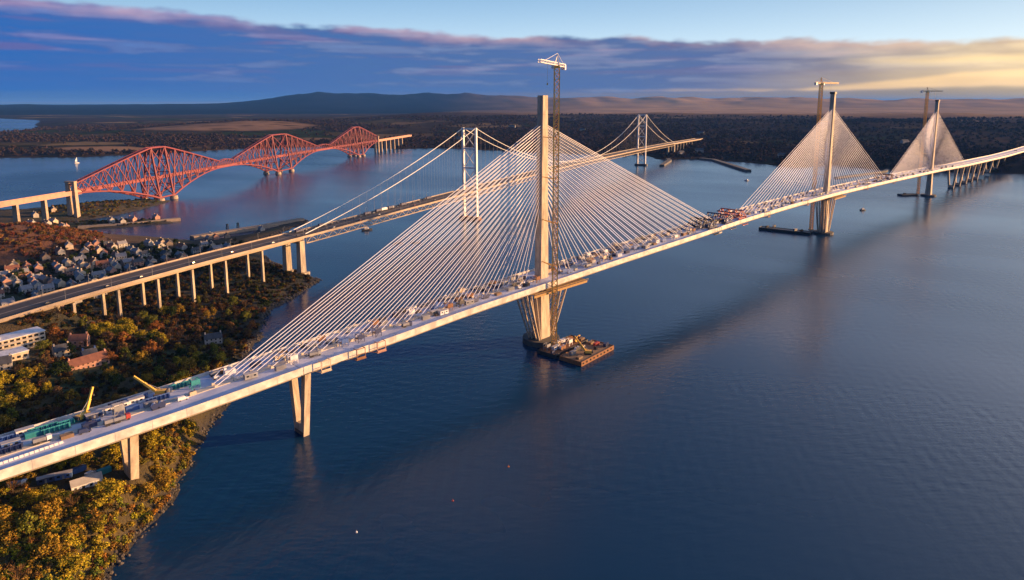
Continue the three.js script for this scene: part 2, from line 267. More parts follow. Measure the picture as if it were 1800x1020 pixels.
{
  const na = 340, nr = 150, pos = [], col = [], uv = [], idx = [];
  for (let j = 0; j <= nr; j++) { const r = 1650 * Math.pow(13000 / 1650, j / nr); for (let i = 0; i <= na; i++) {
    const a = (-62 + 132 * i / na) * Math.PI / 180, x = r * Math.sin(a), z = -r * Math.cos(a), sd = sdf(FAR, x, z); pos.push(x, farHeight(x, z), z); uv.push(x, z);
    const hazeTan = ss(5500, 9000, r) * ss(-10, 12, a * 57.3), fc = fieldColor(x, z, sd);  // tan towards the sun: golden haze painted into the distant ground
    col.push(...[mix(fc[0], .34, hazeTan), mix(fc[1], .22, hazeTan), mix(fc[2], .115, hazeTan)].map((v) => v * (1 + .5 * fbm(x / 90, z / 60, 4, 3))));
  } }
  for (let j = 0; j < nr; j++) for (let i = 0; i < na; i++) { const a = j * (na + 1) + i, b = a + 1, c = a + na + 1, d = c + 1; if (Math.max(pos[a * 3 + 1], pos[b * 3 + 1], pos[c * 3 + 1], pos[d * 3 + 1]) > -3.5) idx.push(a, b, c, b, d, c); }
  const g = new THREE.BufferGeometry(); g.setAttribute('position', new THREE.Float32BufferAttribute(pos, 3)); g.setAttribute('color', new THREE.Float32BufferAttribute(col, 3)); g.setAttribute('uv', new THREE.Float32BufferAttribute(uv, 2)); g.setIndex(idx); g.computeVertexNormals();
  tag(put('terrain', g, new THREE.MeshLambertMaterial({ vertexColors: true })), 'far shore of dark woods and pale fields across the firth', null, null, 'structure');
}
{
  const na = 260, nr = 40, pos = [], idx = [], col = [];
  for (let j = 0; j <= nr; j++) { const r = mix(11500, 24000, j / nr); for (let i = 0; i <= na; i++) {
    const ad = -60 + 130 * i / na, a = ad * Math.PI / 180, x = r * Math.sin(a), z = -r * Math.cos(a);
    const main = ss(-24, -15.5, ad) * (425 - 130 * ss(-7, 4, ad) - 60 * ss(15, 34, ad)), lowl = 110 * ss(-60, -30, ad) * ss(-8, -18, ad) + 25, rg = ss(13000, 18500, r) * ss(25000, 19500, r);
    const h = 20 + ss(11500, 13500, r) * 40 + rg * (main * (.78 + .30 * fbm(ad / 5.5, r / 5000, 2.5, 3) + .34 * fbm(ad / 1.9, r / 2600, 6.5, 4)) + lowl * (.6 + .6 * fbm(ad / 6, r / 4000, 8.5, 4)));
    pos.push(x, j === 0 ? -5 : h, z); const n = fbm(x / 900, z / 900, 3, 4); const hazeTan = ss(-8, 14, ad); col.push(mix(.008, .38, hazeTan) * (1 + .8 * n), mix(.012, .25, hazeTan) * (1 + .8 * n), mix(.022, .125, hazeTan) * (1 + .8 * n));  // sunward hills coloured tan to carry the glow of golden haze
  } }
  for (let j = 0; j < nr; j++) for (let i = 0; i < na; i++) { const a = j * (na + 1) + i, b = a + 1, c = a + na + 1, d = c + 1; idx.push(a, b, c, b, d, c); }
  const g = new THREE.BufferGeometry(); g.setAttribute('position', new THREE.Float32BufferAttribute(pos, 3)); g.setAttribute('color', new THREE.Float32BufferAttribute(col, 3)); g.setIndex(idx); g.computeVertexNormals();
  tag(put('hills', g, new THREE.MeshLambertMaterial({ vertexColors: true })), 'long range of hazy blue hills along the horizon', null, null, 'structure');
}

// ------------------------------------------------------------------ the new cable-stayed bridge
const QY = [[-440, 43.3], [-370, 44], [-290, 45.2], [-213, 48.3], [-165, 49.5], [-100, 53], [0, 55.5], [100, 58], [200, 60], [340, 63.6], [480, 65], [650, 64.5], [840, 62.3], [1072, 59.5], [1236, 57.5], [1418, 53.5], [1700, 49], [1975, 45], [2300, 43], [3000, 41]];
const QX = [[-440, 3], [-290, 2], [-213, .5], [0, 0], [650, 0], [900, 2.5], [1236, 10.3], [1418, 15], [1975, 22], [2300, 24]];
const smoothStops = (L, a) => (stops(L, a - 25)[0] + 2 * stops(L, a)[0] + stops(L, a + 25)[0]) / 4;
const qY = (a) => smoothStops(QY, a), qX = (a) => smoothStops(QX, a);
const Q = (a, s, y, abs = true) => { const w = s + qX(a); return V(QN.x + QD.x * a + QR.x * w, abs ? y : qY(a) + y, QN.z + QD.z * a + QR.z * w); };
const QTURN = Math.atan2(QD.x, QD.z) - Math.PI / 2;                    // turns +x to the bridge's long direction
const HW = 18.5;
function sweep(mb, at, prof, a0, a1, step) {                          // a closed profile [sideways, height over deck] carried along
  let prev = null, n = Math.max(1, Math.round((a1 - a0) / step));
  for (let i = 0; i <= n; i++) {
    const a = mix(a0, a1, i / n), ring = prof.map(([s, y]) => at(a, s, y));
    if (prev) for (let k = 0; k < prof.length; k++) { const l = (k + 1) % prof.length; mb.quad(prev[k], ring[k], ring[l], prev[l]); }
    if (i === 0 || i === n) for (let k = 2; k < prof.length; k++) i ? mb.tri(ring[0], ring[k], ring[k - 1]) : mb.tri(ring[0], ring[k - 1], ring[k]);
    prev = ring;
  }
  return mb;
}
const qAt = (a, s, y) => Q(a, s, y, false);
const bridge = tag(thing('cable_stayed_bridge', 'new cable-stayed bridge with three slender concrete towers and white cable fans', 'bridge', QN.clone().setY(0)));
const inB = bridge.position;
const local = (mb) => { for (let i = 0; i < mb.p.length; i += 3) { mb.p[i] -= inB.x; mb.p[i + 1] -= inB.y; mb.p[i + 2] -= inB.z; } return mb; };
const loc = (v) => v.clone().sub(inB);
const SPANS = [[-440, -227], [-226.6, 322], [322.4, 941], [941.4, 1420], [1420.4, 2900]];
const deckParts = SPANS.map(([a, b]) => {
  const d = local(sweep(new MB(), qAt, [[-HW, 0], [HW, 0], [HW, -2.4], [HW - .9, -2.7], [15.2, -4.9], [-15.2, -4.9], [-HW + .9, -2.7], [-HW, -2.4]], a, b, 12)).mesh('deck', M.girder, bridge);
  local(sweep(sweep(new MB(), qAt, [[2.6, .004], [HW - .6, .004], [HW - .6, .06], [2.6, .06]], a, b, 12), qAt, [[-HW + .6, .004], [-2.6, .004], [-2.6, .06], [-HW + .6, .06]], a, b, 12)).mesh('carriageway', M.deckTop, d);
  local(sweep(new MB(), qAt, [[-2.4, .003], [2.4, .003], [2.2, .35], [-2.2, .35]], a, b, 12)).mesh('median', M.girder, d);
  for (const s of [-1, 1]) {
    local(sweep(new MB(), qAt, s > 0 ? [[HW + .003, -2.6], [HW + .35, -2.5], [HW + .35, 1.8], [HW + .003, 1.8]] : [[-HW - .35, -2.5], [-HW - .003, -2.6], [-HW - .003, 1.8], [-HW - .35, 1.8]], a, b, 12)).mesh('edge_barrier', M.fascia, d);
  }
  const jt = new MB(); for (let q = Math.ceil(a / 16.2) * 16.2; q < b; q += 16.2) for (const s of [-1, 1]) { const u = s * (HW + .352), v = s * (HW + .36), P = (da, w, y) => qAt(q + da, w, y), l = [P(-.12, u, -2.48), P(.12, u, -2.48), P(.12, v, -2.48), P(-.12, v, -2.48)], h = [P(-.12, u, 1.78), P(.12, u, 1.78), P(.12, v, 1.78), P(-.12, v, 1.78)]; jt.hexa(l, h); } tag(local(jt).mesh('segment_joint', M.steelGrey, d), null, null, null, 'stuff');
  return d;
});
const ANCH = [];
const TOWERS = [[0, 204.7, 'falsework'], [649.4, 213, ''], [1234.9, 202.2, '']];
TOWERS.forEach(([a, top], ti) => {
  const dy = qY(a), ring = (y, l, w, c) => [[-l + c, -w], [l - c, -w], [l, -w + c], [l, w - c], [l - c, w], [-l + c, w], [-l, w - c], [-l, -w + c]].map(([u, v]) => Q(a + u, v, y));
  const lev = [[3, 6.9, 5.4, 1.2], [dy * .5, 6.2, 4.6, 1.1], [dy + 2, 5.5, 3.6, .9], [top * .62, 4.5, 3.2, .8], [top - 3, 3.5, 3.0, .6], [top, 3.5, 3.0, .6]], mb = new MB();
  let prev = null;
  lev.forEach(([y, l, w, c], i) => { const r = ring(y, l, w, c); if (prev) for (let k = 0; k < 8; k++) { const j = (k + 1) % 8; mb.quad(prev[k], prev[j], r[j], r[k]); } if (i === lev.length - 1) for (let k = 2; k < 8; k++) mb.tri(r[0], r[k - 1], r[k]); prev = r; });
  const tw = local(mb).mesh('tower', M.concrete, bridge);
  const cs = new MB(); const p0 = Q(a, 0, -4), p1 = Q(a, 0, ti ? 3.4 : 4.2); cs.tube(p0, p1, ti ? 15 : 16, ti ? 14.6 : 15.5, 22); local(cs).mesh('caisson', M.concreteDark, tw);
  if (ti) { const cap = new MB(); const cr = ring(top - 1.8, 4.2, 3.7, .3), ct = ring(top + 1.2, 4.2, 3.7, .3); for (let k = 0; k < 8; k++) { const j = (k + 1) % 8; cap.quad(cr[k], cr[j], ct[j], ct[k]); } for (let k = 2; k < 8; k++) { cap.tri(ct[0], ct[k - 1], ct[k]); cap.tri(cr[0], cr[k], cr[k - 1]); } local(cap).mesh('climbing_platform', M.dark, tw); }
  // joints between the lifts of concrete
  const lift = new MB(); for (let y = dy + 14; y < top - 6; y += 12) { const t = (y - dy - 2) / (top - dy - 5), l = mix(5.5, 3.5, t), w = mix(3.6, 3.0, t), q0 = ring(y, l + .02, w + .02, .7), q1 = ring(y + .35, l + .02, w + .02, .7); for (let k = 0; k < 8; k++) { const j = (k + 1) % 8; lift.quad(q0[k], q0[j], q1[j], q1[k]); } } tag(local(lift).mesh('lift_joint', M.frbConcrete, tw), null, null, null, 'stuff');
  // stay cables: 24 pairs each way
  for (const dir of [-1, 1]) for (let i = 0; i < 24; i++) for (const s of [-1, 1]) {
    const reach = (dir > 0 && ti === 1) || (dir < 0 && ti === 2) ? 281 : ti === 0 && dir < 0 ? 270 : 300;
    const d = 22 + (reach - 22) * i / 23, ya = mix(top * .56, top * .885, Math.pow(i / 23, .8)), tt = sat((ya - dy) / (top - dy)), l = mix(5.4, 3.5, tt);
    const A = Q(a + dir * l * .9, s * 1.6, ya), B = Q(a + dir * d, s * 2.0, qY(a + dir * d) + .8);
    rod('stay_cable', loc(A), loc(B), .25, M.cable, bridge);
    ANCH.push([a + dir * d, s]);
  }
});
{ const mb = new MB(); for (const [a, s] of ANCH) { const p = Q(a, s * 2.0, .3, false); mb.box(p.x, p.y, p.z, 1.5, 1.1, .7, QTURN); } tag(local(mb).mesh('cable_anchorage', M.girder, bridge), null, null, null, 'stuff'); }
// concrete piers of the approaches
function pier(a, ground, w = 6.5, wTop = 8.2) {                       // two legs that lean together towards the foot
  const g = new THREE.Group(); g.name = 'pier'; bridge.add(g); const top = qY(a) - 4.5, mb = [];
  for (const s of [-1, 1]) {
    const q = (y, c, lw, lh) => [Q(a - lh, c - lw, y), Q(a + lh, c - lw, y), Q(a + lh, c + lw, y), Q(a - lh, c + lw, y)], leg = new MB();
    leg.hexa(q(ground - 3, s * 3.3, 1.9, 1.9), q(top, s * 9.2, 2.2, 1.9)); local(leg).mesh('leg', M.concrete, g);
  }
  const base = new MB(), k = (y, c) => [Q(a - 1.85, -c, y), Q(a + 1.85, -c, y), Q(a + 1.85, c, y), Q(a - 1.85, c, y)]; base.hexa(k(ground - 3, 5.0), k(mix(ground, top, .16), 4.4)); local(base).mesh('stem', M.concrete, g);
  if (ground < 1) { const tm = new MB(); tm.hexa([Q(a - 1.95, -5.1, -1), Q(a + 1.95, -5.1, -1), Q(a + 1.95, 5.1, -1), Q(a - 1.95, 5.1, -1)], [Q(a - 1.93, -5.04, 2.4), Q(a + 1.93, -5.04, 2.4), Q(a + 1.93, 5.04, 2.4), Q(a - 1.93, 5.04, 2.4)]); local(tm).mesh('tide_mark', M.concreteDark, g); }
  const head = new MB(), h = (y, c) => [Q(a - 2.6, -c, y), Q(a + 2.6, -c, y), Q(a + 2.6, c, y), Q(a - 2.6, c, y)]; head.hexa(h(top - .2, 11), h(top + .9, 11.5)); local(head).mesh('pier_head', M.concrete, g);
  return g;
}
pier(-220, 0); pier(-314, 15); pier(-405, 14);
for (let i = 0; i < 5; i++) pier(1420 + i * 64, 0);
for (let i = 0; i < 8; i++) pier(1740 + i * 90, 10);

// ------------------------------------------------------------------ temporary works on the new bridge
function lattice(mb, A, B, w, bay, r, ux, uz) {                        // a square lattice mast or boom from A to B; ux, uz span its section
  const off = [[-1, -1], [1, -1], [1, 1], [-1, 1]].map(([i, j]) => ux.clone().multiplyScalar(i * w / 2).addScaledVector(uz, j * w / 2)), n = Math.max(1, Math.round(A.distanceTo(B) / bay));
  const at = (i, k) => A.clone().lerp(B, i / n).add(off[k]);
  for (let k = 0; k < 4; k++) { mb.bar(at(0, k), at(n, k), r * 1.5); for (let i = 0; i < n; i++) { mb.bar(at(i, k), at(i + 1, (k + 1) % 4), r); mb.bar(at(i, (k + 1) % 4), at(i, k), r * .8); } }
  return mb;
}
function towerCrane(p, height, jib, jl, cl, label, mats, ties) {
  const t = thing('tower_crane', label, 'crane', p), X = V(1, 0, 0), Z = V(0, 0, 1), J = V(Math.sin(jib), 0, -Math.cos(jib)), S = V(J.z, 0, -J.x).negate(), U = V(0, 1, 0), [mm, jm] = mats;
  put('mast', lattice(new MB(), V(0, 0, 0), V(0, height, 0), 3.9, 4.2, .42, X, Z).geo(), mm, t);
  new MB().box(0, height, 0, 4.4, 2.2, 4.4).mesh('slewing_ring', mm, t);
  new MB().box(0, -2, 0, 6, 2.4, 6).mesh('base', M.concrete, t);
  const top = V(0, height + 2.2, 0), apex = top.clone().add(V(0, 9, 0)).addScaledVector(J, -1.5);
  const ap = new MB(); for (const s of [-1.3, 1.3]) for (const f of [-1.5, 1.5]) ap.bar(top.clone().addScaledVector(S, s).addScaledVector(J, f), apex, .4); ap.mesh('apex_frame', jm, t);
  lattice(new MB(), top.clone().add(V(0, .8, 0)).addScaledVector(J, 2), top.clone().add(V(0, .8, 0)).addScaledVector(J, jl), 2.0, 4, .22, U, S).mesh('jib', jm, t);
  lattice(new MB(), top.clone().add(V(0, .6, 0)).addScaledVector(J, -2), top.clone().add(V(0, .6, 0)).addScaledVector(J, -cl), 2.2, 4, .24, U, S).mesh('counter_jib', jm, t);
  const cw = new MB(), e = top.clone().addScaledVector(J, -cl + 1.5); cw.box(e.x, e.y - 2.6, e.z, 3.2, 4, 3.4, Math.atan2(J.x, J.z)); cw.mesh('counterweight', M.white, t);
  const cb = new MB(), c = top.clone().addScaledVector(J, 2.4).addScaledVector(S, 2.4); cb.box(c.x, c.y - 2.6, c.z, 2, 2.6, 2.2, Math.atan2(J.x, J.z)); cb.mesh('cab', M.craneWhite, t);
  const tie = new MB(); tie.tube(apex, top.clone().add(V(0, 1.8, 0)).addScaledVector(J, jl * .7), .12, .12, 4); tie.tube(apex, top.clone().add(V(0, 1.6, 0)).addScaledVector(J, -cl + 1), .12, .12, 4); tie.mesh('tie_bar', jm, t);
  const hk = new MB(), h0 = top.clone().addScaledVector(J, jl * .55); hk.bar(h0, h0.clone().add(V(0, -14, 0)), .12); hk.box(h0.x, h0.y - 15.5, h0.z, .9, 1.6, .9); hk.mesh('hook_block', mm, t);
  if (ties) { const tb = new MB(); for (const y of ties[1]) { const to = ties[0].clone(); to.y = y; to.sub(p); tb.bar(V(1.4, y - p.y, 0), to, .5); tb.bar(V(-1.4, y - p.y, 1), to, .5); } tb.mesh('mast_tie', mm, t); }
  return t;
}
towerCrane(Q(-8, 21.3, 4), 221, 3.48, 46, 21, 'tall tower crane with ochre lattice mast beside the nearest bridge tower', [M.ochre, M.craneWhite], [Q(-3, 3.5, 0), [70, 105, 140, 172]]);
towerCrane(Q(657, -21, 3), 222, 1.0, 44, 15, 'yellow tower crane standing behind the middle bridge tower', [M.craneYellow, M.craneYellow], [Q(651, -3, 0), [90, 130, 170]]);
towerCrane(Q(1240, -21, 3), 216, 1.35, 38, 16, 'dark tower crane behind the farthest bridge tower', [M.ochre, M.dark], [Q(1236, -3, 0), [90, 140]]);
function trestle(a0, aTop, label, grp) {                               // raking steel legs between the caisson and the deck
  const o = Q(a0, 0, 4), t = thing('falsework_trestle', label, 'trestle', o), P = (a, s, y) => Q(a, s, y).sub(o), dy = qY(aTop) - 7.8, k = [[-8, -5.5], [-2.6, -2.2], [2.6, 2.2], [8, 5.5]];
  for (const [st, sb] of k) rod('leg', P(a0, sb, 3.6), P(aTop, st, dy), .85, M.cream, t);
  for (const [st, sb] of k) rod('leg', P(a0 + (aTop > a0 ? -1.8 : 1.8), sb, 3.6), P(aTop + (aTop > a0 ? -8 : 8), st, dy), .7, M.cream, t);
  for (let i = 1; i < 6; i++) { const f = i / 6, g = (i - 1) / 6, L = (q, j, fr) => P(mix(a0, aTop, fr), mix(k[j][1], k[j][0], fr), mix(3.6, dy, fr)); for (let j = 0; j < 3; j++) { rod('brace', L(0, j, f), L(0, j + 1, f), .2, M.steelWhite, t); rod('brace', L(0, j, g), L(0, j + 1, f), .16, M.steelWhite, t); } }
  return t;
}
trestle(-8.5, -24, 'white steel trestle raking up to the deck on the shore side of the nearest tower');
trestle(8.5, 25, 'white steel trestle raking up to the deck on the seaward side of the nearest tower');
trestle(649.4 - 8, 649.4 - 19, 'pale steel trestle under the deck before the middle tower');
trestle(649.4 + 8, 649.4 + 19, 'pale steel trestle under the deck beyond the middle tower');
function platform(a0, a1, s0, s1, label) {
  const am = (a0 + a1) / 2, o = Q(am, (s0 + s1) / 2, 0), t = thing('falsework_platform', label, 'platform', o), y = qY(am) - 8, L = a1 - a0, W = s1 - s0; t.rotation.y = QTURN;
  for (let i = 0; i < 5; i++) new MB().box(0, y, -W / 2 + W * i / 4, L, 2.2, .7).mesh('beam', M.timber, t);
  for (let i = 0; i < 9; i++) new MB().box(-L / 2 + L * (i + .5) / 9, y + 2.205, 0, L / 9 - .15, .25, W + 3).mesh('plank', M.wood, t);
  const rl = new MB(); for (const s of [-1, 1]) { rl.box(0, y + 3.5, s * (W / 2 + 1.4), L, .1, .1); for (let i = 0; i <= 12; i++) rl.box(-L / 2 + L * i / 12, y + 2.45, s * (W / 2 + 1.4), .09, 1.1, .09); } rl.mesh('guard_rail', M.ochre, t);
}
platform(-30, 37, -17, 19, 'ochre timber falsework platform hung below the deck at the nearest tower');
platform(649.4 - 22, 649.4 + 26, -17, 20, 'ochre timber platform hung below the deck at the middle tower');

function traveller(a, label, m, f = 1) {                              // a lifting gantry at the tip of a half-built span
  const o = Q(a, 0, .5, false), t = thing('lifting_gantry', label, 'gantry', o, QTURN);
  for (const z of [-13, -4.5, 4.5, 13]) { const mb = new MB(); mb.bar(V(-9 * f, .3, z), V(11 * f, .3, z), .9, 1.4); mb.bar(V(-8 * f, 1, z), V(1 * f, 9, z), .8); mb.bar(V(4 * f, 1, z), V(1 * f, 9, z), .8); mb.bar(V(1 * f, 9, z), V(12 * f, 7, z), .8); mb.bar(V(-8 * f, 1, z), V(12 * f, 7, z), .35); mb.bar(V(4 * f, 1, z), V(11 * f, 7, z), .5); mb.mesh('truss', m, t); }
  for (const [x, y] of [[1, 9], [11, 7], [-7, 1.2]]) { const mb = new MB(); mb.bar(V(x * f, y, -14.5), V(x * f, y, 14.5), 1.0, 1.2); mb.mesh('cross_beam', m, t); }
  for (const z of [-8, 8]) { new MB().box(-2 * f, 1.0, z, 4, 3, 4).mesh('winch_house', m === M.redPaint ? M.redPaint : M.navy, t); }
  for (const z of [-17.5, 17.5]) { const pl = new MB(); pl.box(3 * f, -6.6, z, 14, .3, 2.4); pl.bar(V(9.5 * f, -6.4, z), V(9.5 * f, 1, z), .25); pl.bar(V(-3.5 * f, -6.4, z), V(-3.5 * f, 1, z), .25); pl.mesh('hanging_platform', m, t); }
}
traveller(306, 'dark lifting gantry at the tip of the nearest half-built span', M.navy, 1);
traveller(342, 'red lifting gantry facing the dark one across the closing gap', M.redPaint, -1);
traveller(268, 'second dark gantry standing behind the tip of the nearest span', M.dark, 1);
traveller(925, 'small gantry at the far tip of the middle span', M.rust, 1);
// traversing gantries that hang from the near edge of the deck
[[-214, 'cream', M.cream, 'cream access cradle hung on the deck edge just past the water pier'], [-190, 'x', M.rust, 'rusty access cradle on the deck edge, middle of three'], [-175, 'x', M.pinkWall, 'brick-red access cradle on the deck edge nearest the tower'], [395, '', M.rust, 'brown access cradle under the deck edge near the closing gap'], [520, '', M.rust, 'brown access cradle under the deck edge close to the middle tower'], [770, '', M.rust, 'brown access cradle hung below the deck beyond the middle tower'], [270, '', M.steelGrey, 'grey access cradle under the edge of the nearest span tip']].forEach(([a, , m, label]) => {
  const o = Q(a, HW + 1.2, 0, false), t = thing('access_cradle', label, 'cradle', o, QTURN), fr = new MB();
  for (const x of [-3, 3]) { fr.bar(V(x, 2.2, -1.4), V(x, 2.2, 2), .35); fr.bar(V(x, 2.2, 2), V(x, -4.2, 2), .35); fr.bar(V(x, -4.2, 2.2), V(x, -5.4, -5), .3); } fr.bar(V(-3, 2.2, 1.8), V(3, 2.2, 1.8), .35); fr.bar(V(-3, -1, 2), V(3, -1, 2), .3); fr.mesh('frame', m, t);
  new MB().box(0, -4.4, 1.2, 7, .3, 2.6).mesh('floor', m, t);
  const pn = new MB(); pn.box(0, -3.9, 2.45, 6.2, 1.2, .15); pn.mesh('side_panel', m, t);
});

// ------------------------------------------------------------------ road suspension bridge
const FY = [[-800, 38], [-750, 39], [-665, 43], [-550, 45], [-360, 46], [-230, 48], [0, 50.5], [260, 54.5], [550, 57], [1050, 54], [1500, 48], [1950, 40], [2100, 38]];
const fY = (t) => (stops(FY, t - 25)[0] + 2 * stops(FY, t)[0] + stops(FY, t + 25)[0]) / 4;
const F = (t, s, y) => V(FA.x + FE.x * t + FR.x * s, y, FA.z + FE.z * t + FR.z * s), fAt = (t, s, y) => F(t, s, fY(t) + y), FTURN = Math.atan2(FE.x, FE.z) - Math.PI / 2;
const sb = thing('suspension_bridge', 'road suspension bridge with pale steel towers and golden-lit truss deck', 'bridge', FA.clone());
const floc = (mb) => { for (let i = 0; i < mb.p.length; i += 3) { mb.p[i] -= FA.x; mb.p[i + 2] -= FA.z; } return mb; }, fl = (v) => v.clone().sub(FA);
const FT = 1095.7, SIDE = -408, FSIDE = FT + 408;
for (const [a, b] of [[-790, SIDE], [SIDE + .3, 0], [.3, FT], [FT + .3, FSIDE], [FSIDE + .3, 2050]]) {
  const susp = a > -410 && b < FSIDE + 1;
  const d = floc(sweep(new MB(), fAt, [[-16.5, 0], [16.5, 0], [16.5, -1.1], [-16.5, -1.1]], a, b, 20)).mesh('deck', M.frbDeck, sb);
  for (const s of [-7.2, 7.2]) floc(sweep(new MB(), fAt, [[s - 6.4, .004], [s + 6.4, .004], [s + 6.4, .05], [s - 6.4, .05]], a, b, 20)).mesh('carriageway', M.asphalt, d);
  for (const s of [-1, 1]) floc(sweep(new MB(), fAt, [[s * 16.4 - .12, .01], [s * 16.4 + .12, .01], [s * 16.4 + .12, 1.3], [s * 16.4 - .12, 1.3]], a, b, 20)).mesh('parapet', M.frbDeck, d);
  if (!susp) for (const s of [-9, 9]) floc(sweep(new MB(), fAt, [[s - 1.6, -1.102], [s + 1.6, -1.102], [s + 1.4, -4.6], [s - 1.4, -4.6]], a, b, 20)).mesh('box_girder', M.frbDeck, sb);
  else for (const s of [-1, 1]) {
    const mb = new MB(), n = Math.round((b - a) / 9), P = (i, y) => fl(fAt(mix(a, b, i / n), s * 13.5, y));
    for (let i = 0; i < n; i++) { mb.bar(P(i, -1.6), P(i + 1, -1.6), .8, 1); mb.bar(P(i, -8.6), P(i + 1, -8.6), .9, 1.1); mb.bar(P(i, -1.6), P(i, -8.6), .5); mb.bar(P(i + (i % 2), -8.6), P(i + 1 - (i % 2), -1.6), .55); } mb.mesh('stiffening_truss', M.frbDeck, sb);
  }
  if (susp) { const mb = new MB(), n = Math.round((b - a) / 18); for (let i = 0; i <= n; i++) { const t = mix(a, b, i / n); mb.bar(fl(fAt(t, -13.5, -8.4)), fl(fAt(t, 13.5, -8.4)), .5); mb.bar(fl(fAt(t, -13.5, -8.4)), fl(fAt(t, 13.5, -2)), .4); } tag(mb.mesh('cross_frame', M.frbDeck, sb), null, null, null, 'stuff'); }
}
for (const [t, top] of [[0, 156.5], [FT, 160.5]]) {
  const g = new THREE.Group(); g.name = 'tower'; sb.add(g); const dk = fY(t), hs = 12.4;
  for (const s of [-1, 1]) { const q = (y, l, w) => [fl(F(t - l, s * hs - w, y)), fl(F(t + l, s * hs - w, y)), fl(F(t + l, s * hs + w, y)), fl(F(t - l, s * hs + w, y))], mb = new MB(); mb.hexa(q(5, 3.1, 2.4), q(dk, 2.6, 2.0)); mb.hexa(q(dk + .01, 2.6, 2.0), q(top, 2.0, 1.7)); mb.mesh('leg', M.steelWhite, g); }
  const cross = (y0, y1) => { for (const k of [-1, 1]) rod('brace', fl(F(t, -k * hs, y0)), fl(F(t, k * hs, y1)), .75, M.steelWhite, g); };
  cross(8, 26); cross(26, dk - 6); cross(dk + 5, dk + 38); cross(dk + 38, dk + 71); cross(dk + 71, top - 5);
  for (const y of [dk - 10, dk + 38, dk + 71, top - 2]) { const mb = new MB(); mb.bar(fl(F(t, -hs, y)), fl(F(t, hs, y)), 2.2, 3); mb.mesh('portal_beam', M.steelWhite, g); }
  const b = new MB(); b.tube(fl(F(t, -hs, -4)), fl(F(t, -hs, 5)), 9, 8.4, 18); b.tube(fl(F(t, hs, -4)), fl(F(t, hs, 5)), 9, 8.4, 18); const c = fl(F(t, 0, -3)); b.box(c.x, c.y, c.z, 12, 7.5, 20, FTURN); b.mesh('caisson', t ? M.dark : M.rust, g);
}
const sagY = (t) => {                                                 // height of the main cables
  if (t < 0) { const u = t / SIDE; return mix(156, fY(SIDE) + 2.4, u) - 4 * 9 * u * (1 - u); }
  if (t > FT) { const u = (t - FT) / (FSIDE - FT); return mix(160, fY(FSIDE) + 2.4, u) - 4 * 9 * u * (1 - u); }
  const u = t / FT, m = fY(FT / 2) + 3.5, chord = mix(156, 160, u); return chord - 4 * (158 - m) * u * (1 - u);
};
for (const s of [-1, 1]) {
  for (const [a, b] of [[SIDE, 0], [0, FT], [FT, FSIDE]]) { const pts = []; for (let i = 0; i <= 40; i++) { const t = mix(a, b, i / 40); pts.push(fl(F(t, s * 12.4, sagY(t)))); } put('main_cable', new THREE.TubeGeometry(new THREE.CatmullRomCurve3(pts), 60, .55, 6), M.steelWhite, sb); }
  for (let t = SIDE + 22; t < FSIDE - 10; t += 15.5) { const y = sagY(t), d = fY(t); if (y - d > 3 && Math.abs(t) > 8 && Math.abs(t - FT) > 8) rod('hanger', fl(F(t, s * 12.4, d - .5)), fl(F(t, s * 12.4, y)), .09, M.steelGrey, sb); }
}
{ // the tall portal pier at the end of the suspended part, its twin over the water, and the slender piers of the viaducts
  for (const [t, y0] of [[SIDE - 7, 0], [FSIDE + 4, 0]]) { const g = new THREE.Group(); g.name = 'side_tower'; sb.add(g); for (const s of [-1, 1]) { const q = (y, l, w) => [fl(F(t - l, s * 11 - w, y)), fl(F(t + l, s * 11 - w, y)), fl(F(t + l, s * 11 + w, y)), fl(F(t - l, s * 11 + w, y))], mb = new MB(); mb.hexa(q(-2, 4.2, 3.3), q(fY(t) - 4.7, 3.6, 2.8)); mb.mesh('leg', M.frbConcrete, g); const ft = new MB(), f = fl(F(t, s * 11, -3)); ft.box(f.x, f.y, f.z, 15, 6.5, 11, FTURN); ft.mesh('footing', M.frbConcrete, g); } const h = new MB(), c = fl(F(t, 0, fY(t) - 7.7)); h.box(c.x, c.y, c.z, 7, 3, 27, FTURN); h.mesh('cross_head', M.frbConcrete, g); }
  for (const t of [-672, -634, -596.5, -560, -521, -473, FSIDE + 60, FSIDE + 115, FSIDE + 170, FSIDE + 225, FSIDE + 280, FSIDE + 335]) { const g = new THREE.Group(); g.name = 'pier'; sb.add(g); for (const s of [-1, 1]) { const p = F(t, s * 11, 0), mb = new MB(), q = (y, l, w) => [fl(F(t - l, s * 11 - w, y)), fl(F(t + l, s * 11 - w, y)), fl(F(t + l, s * 11 + w, y)), fl(F(t - l, s * 11 + w, y))]; const gy = t < 0 ? Math.max(0, nearHeight(p.x, p.z)) - 2 : 0; mb.hexa(q(gy, 1.1, 1.5), q(fY(t) - 4.6, 1.0, 1.3)); mb.mesh('leg', M.frbConcrete, g); } const c = fl(F(t, 0, fY(t) - 6.2)), h = new MB(); h.box(c.x, c.y, c.z, 2.4, 1.6, 24, FTURN); h.mesh('cross_head', M.frbConcrete, g); }
}

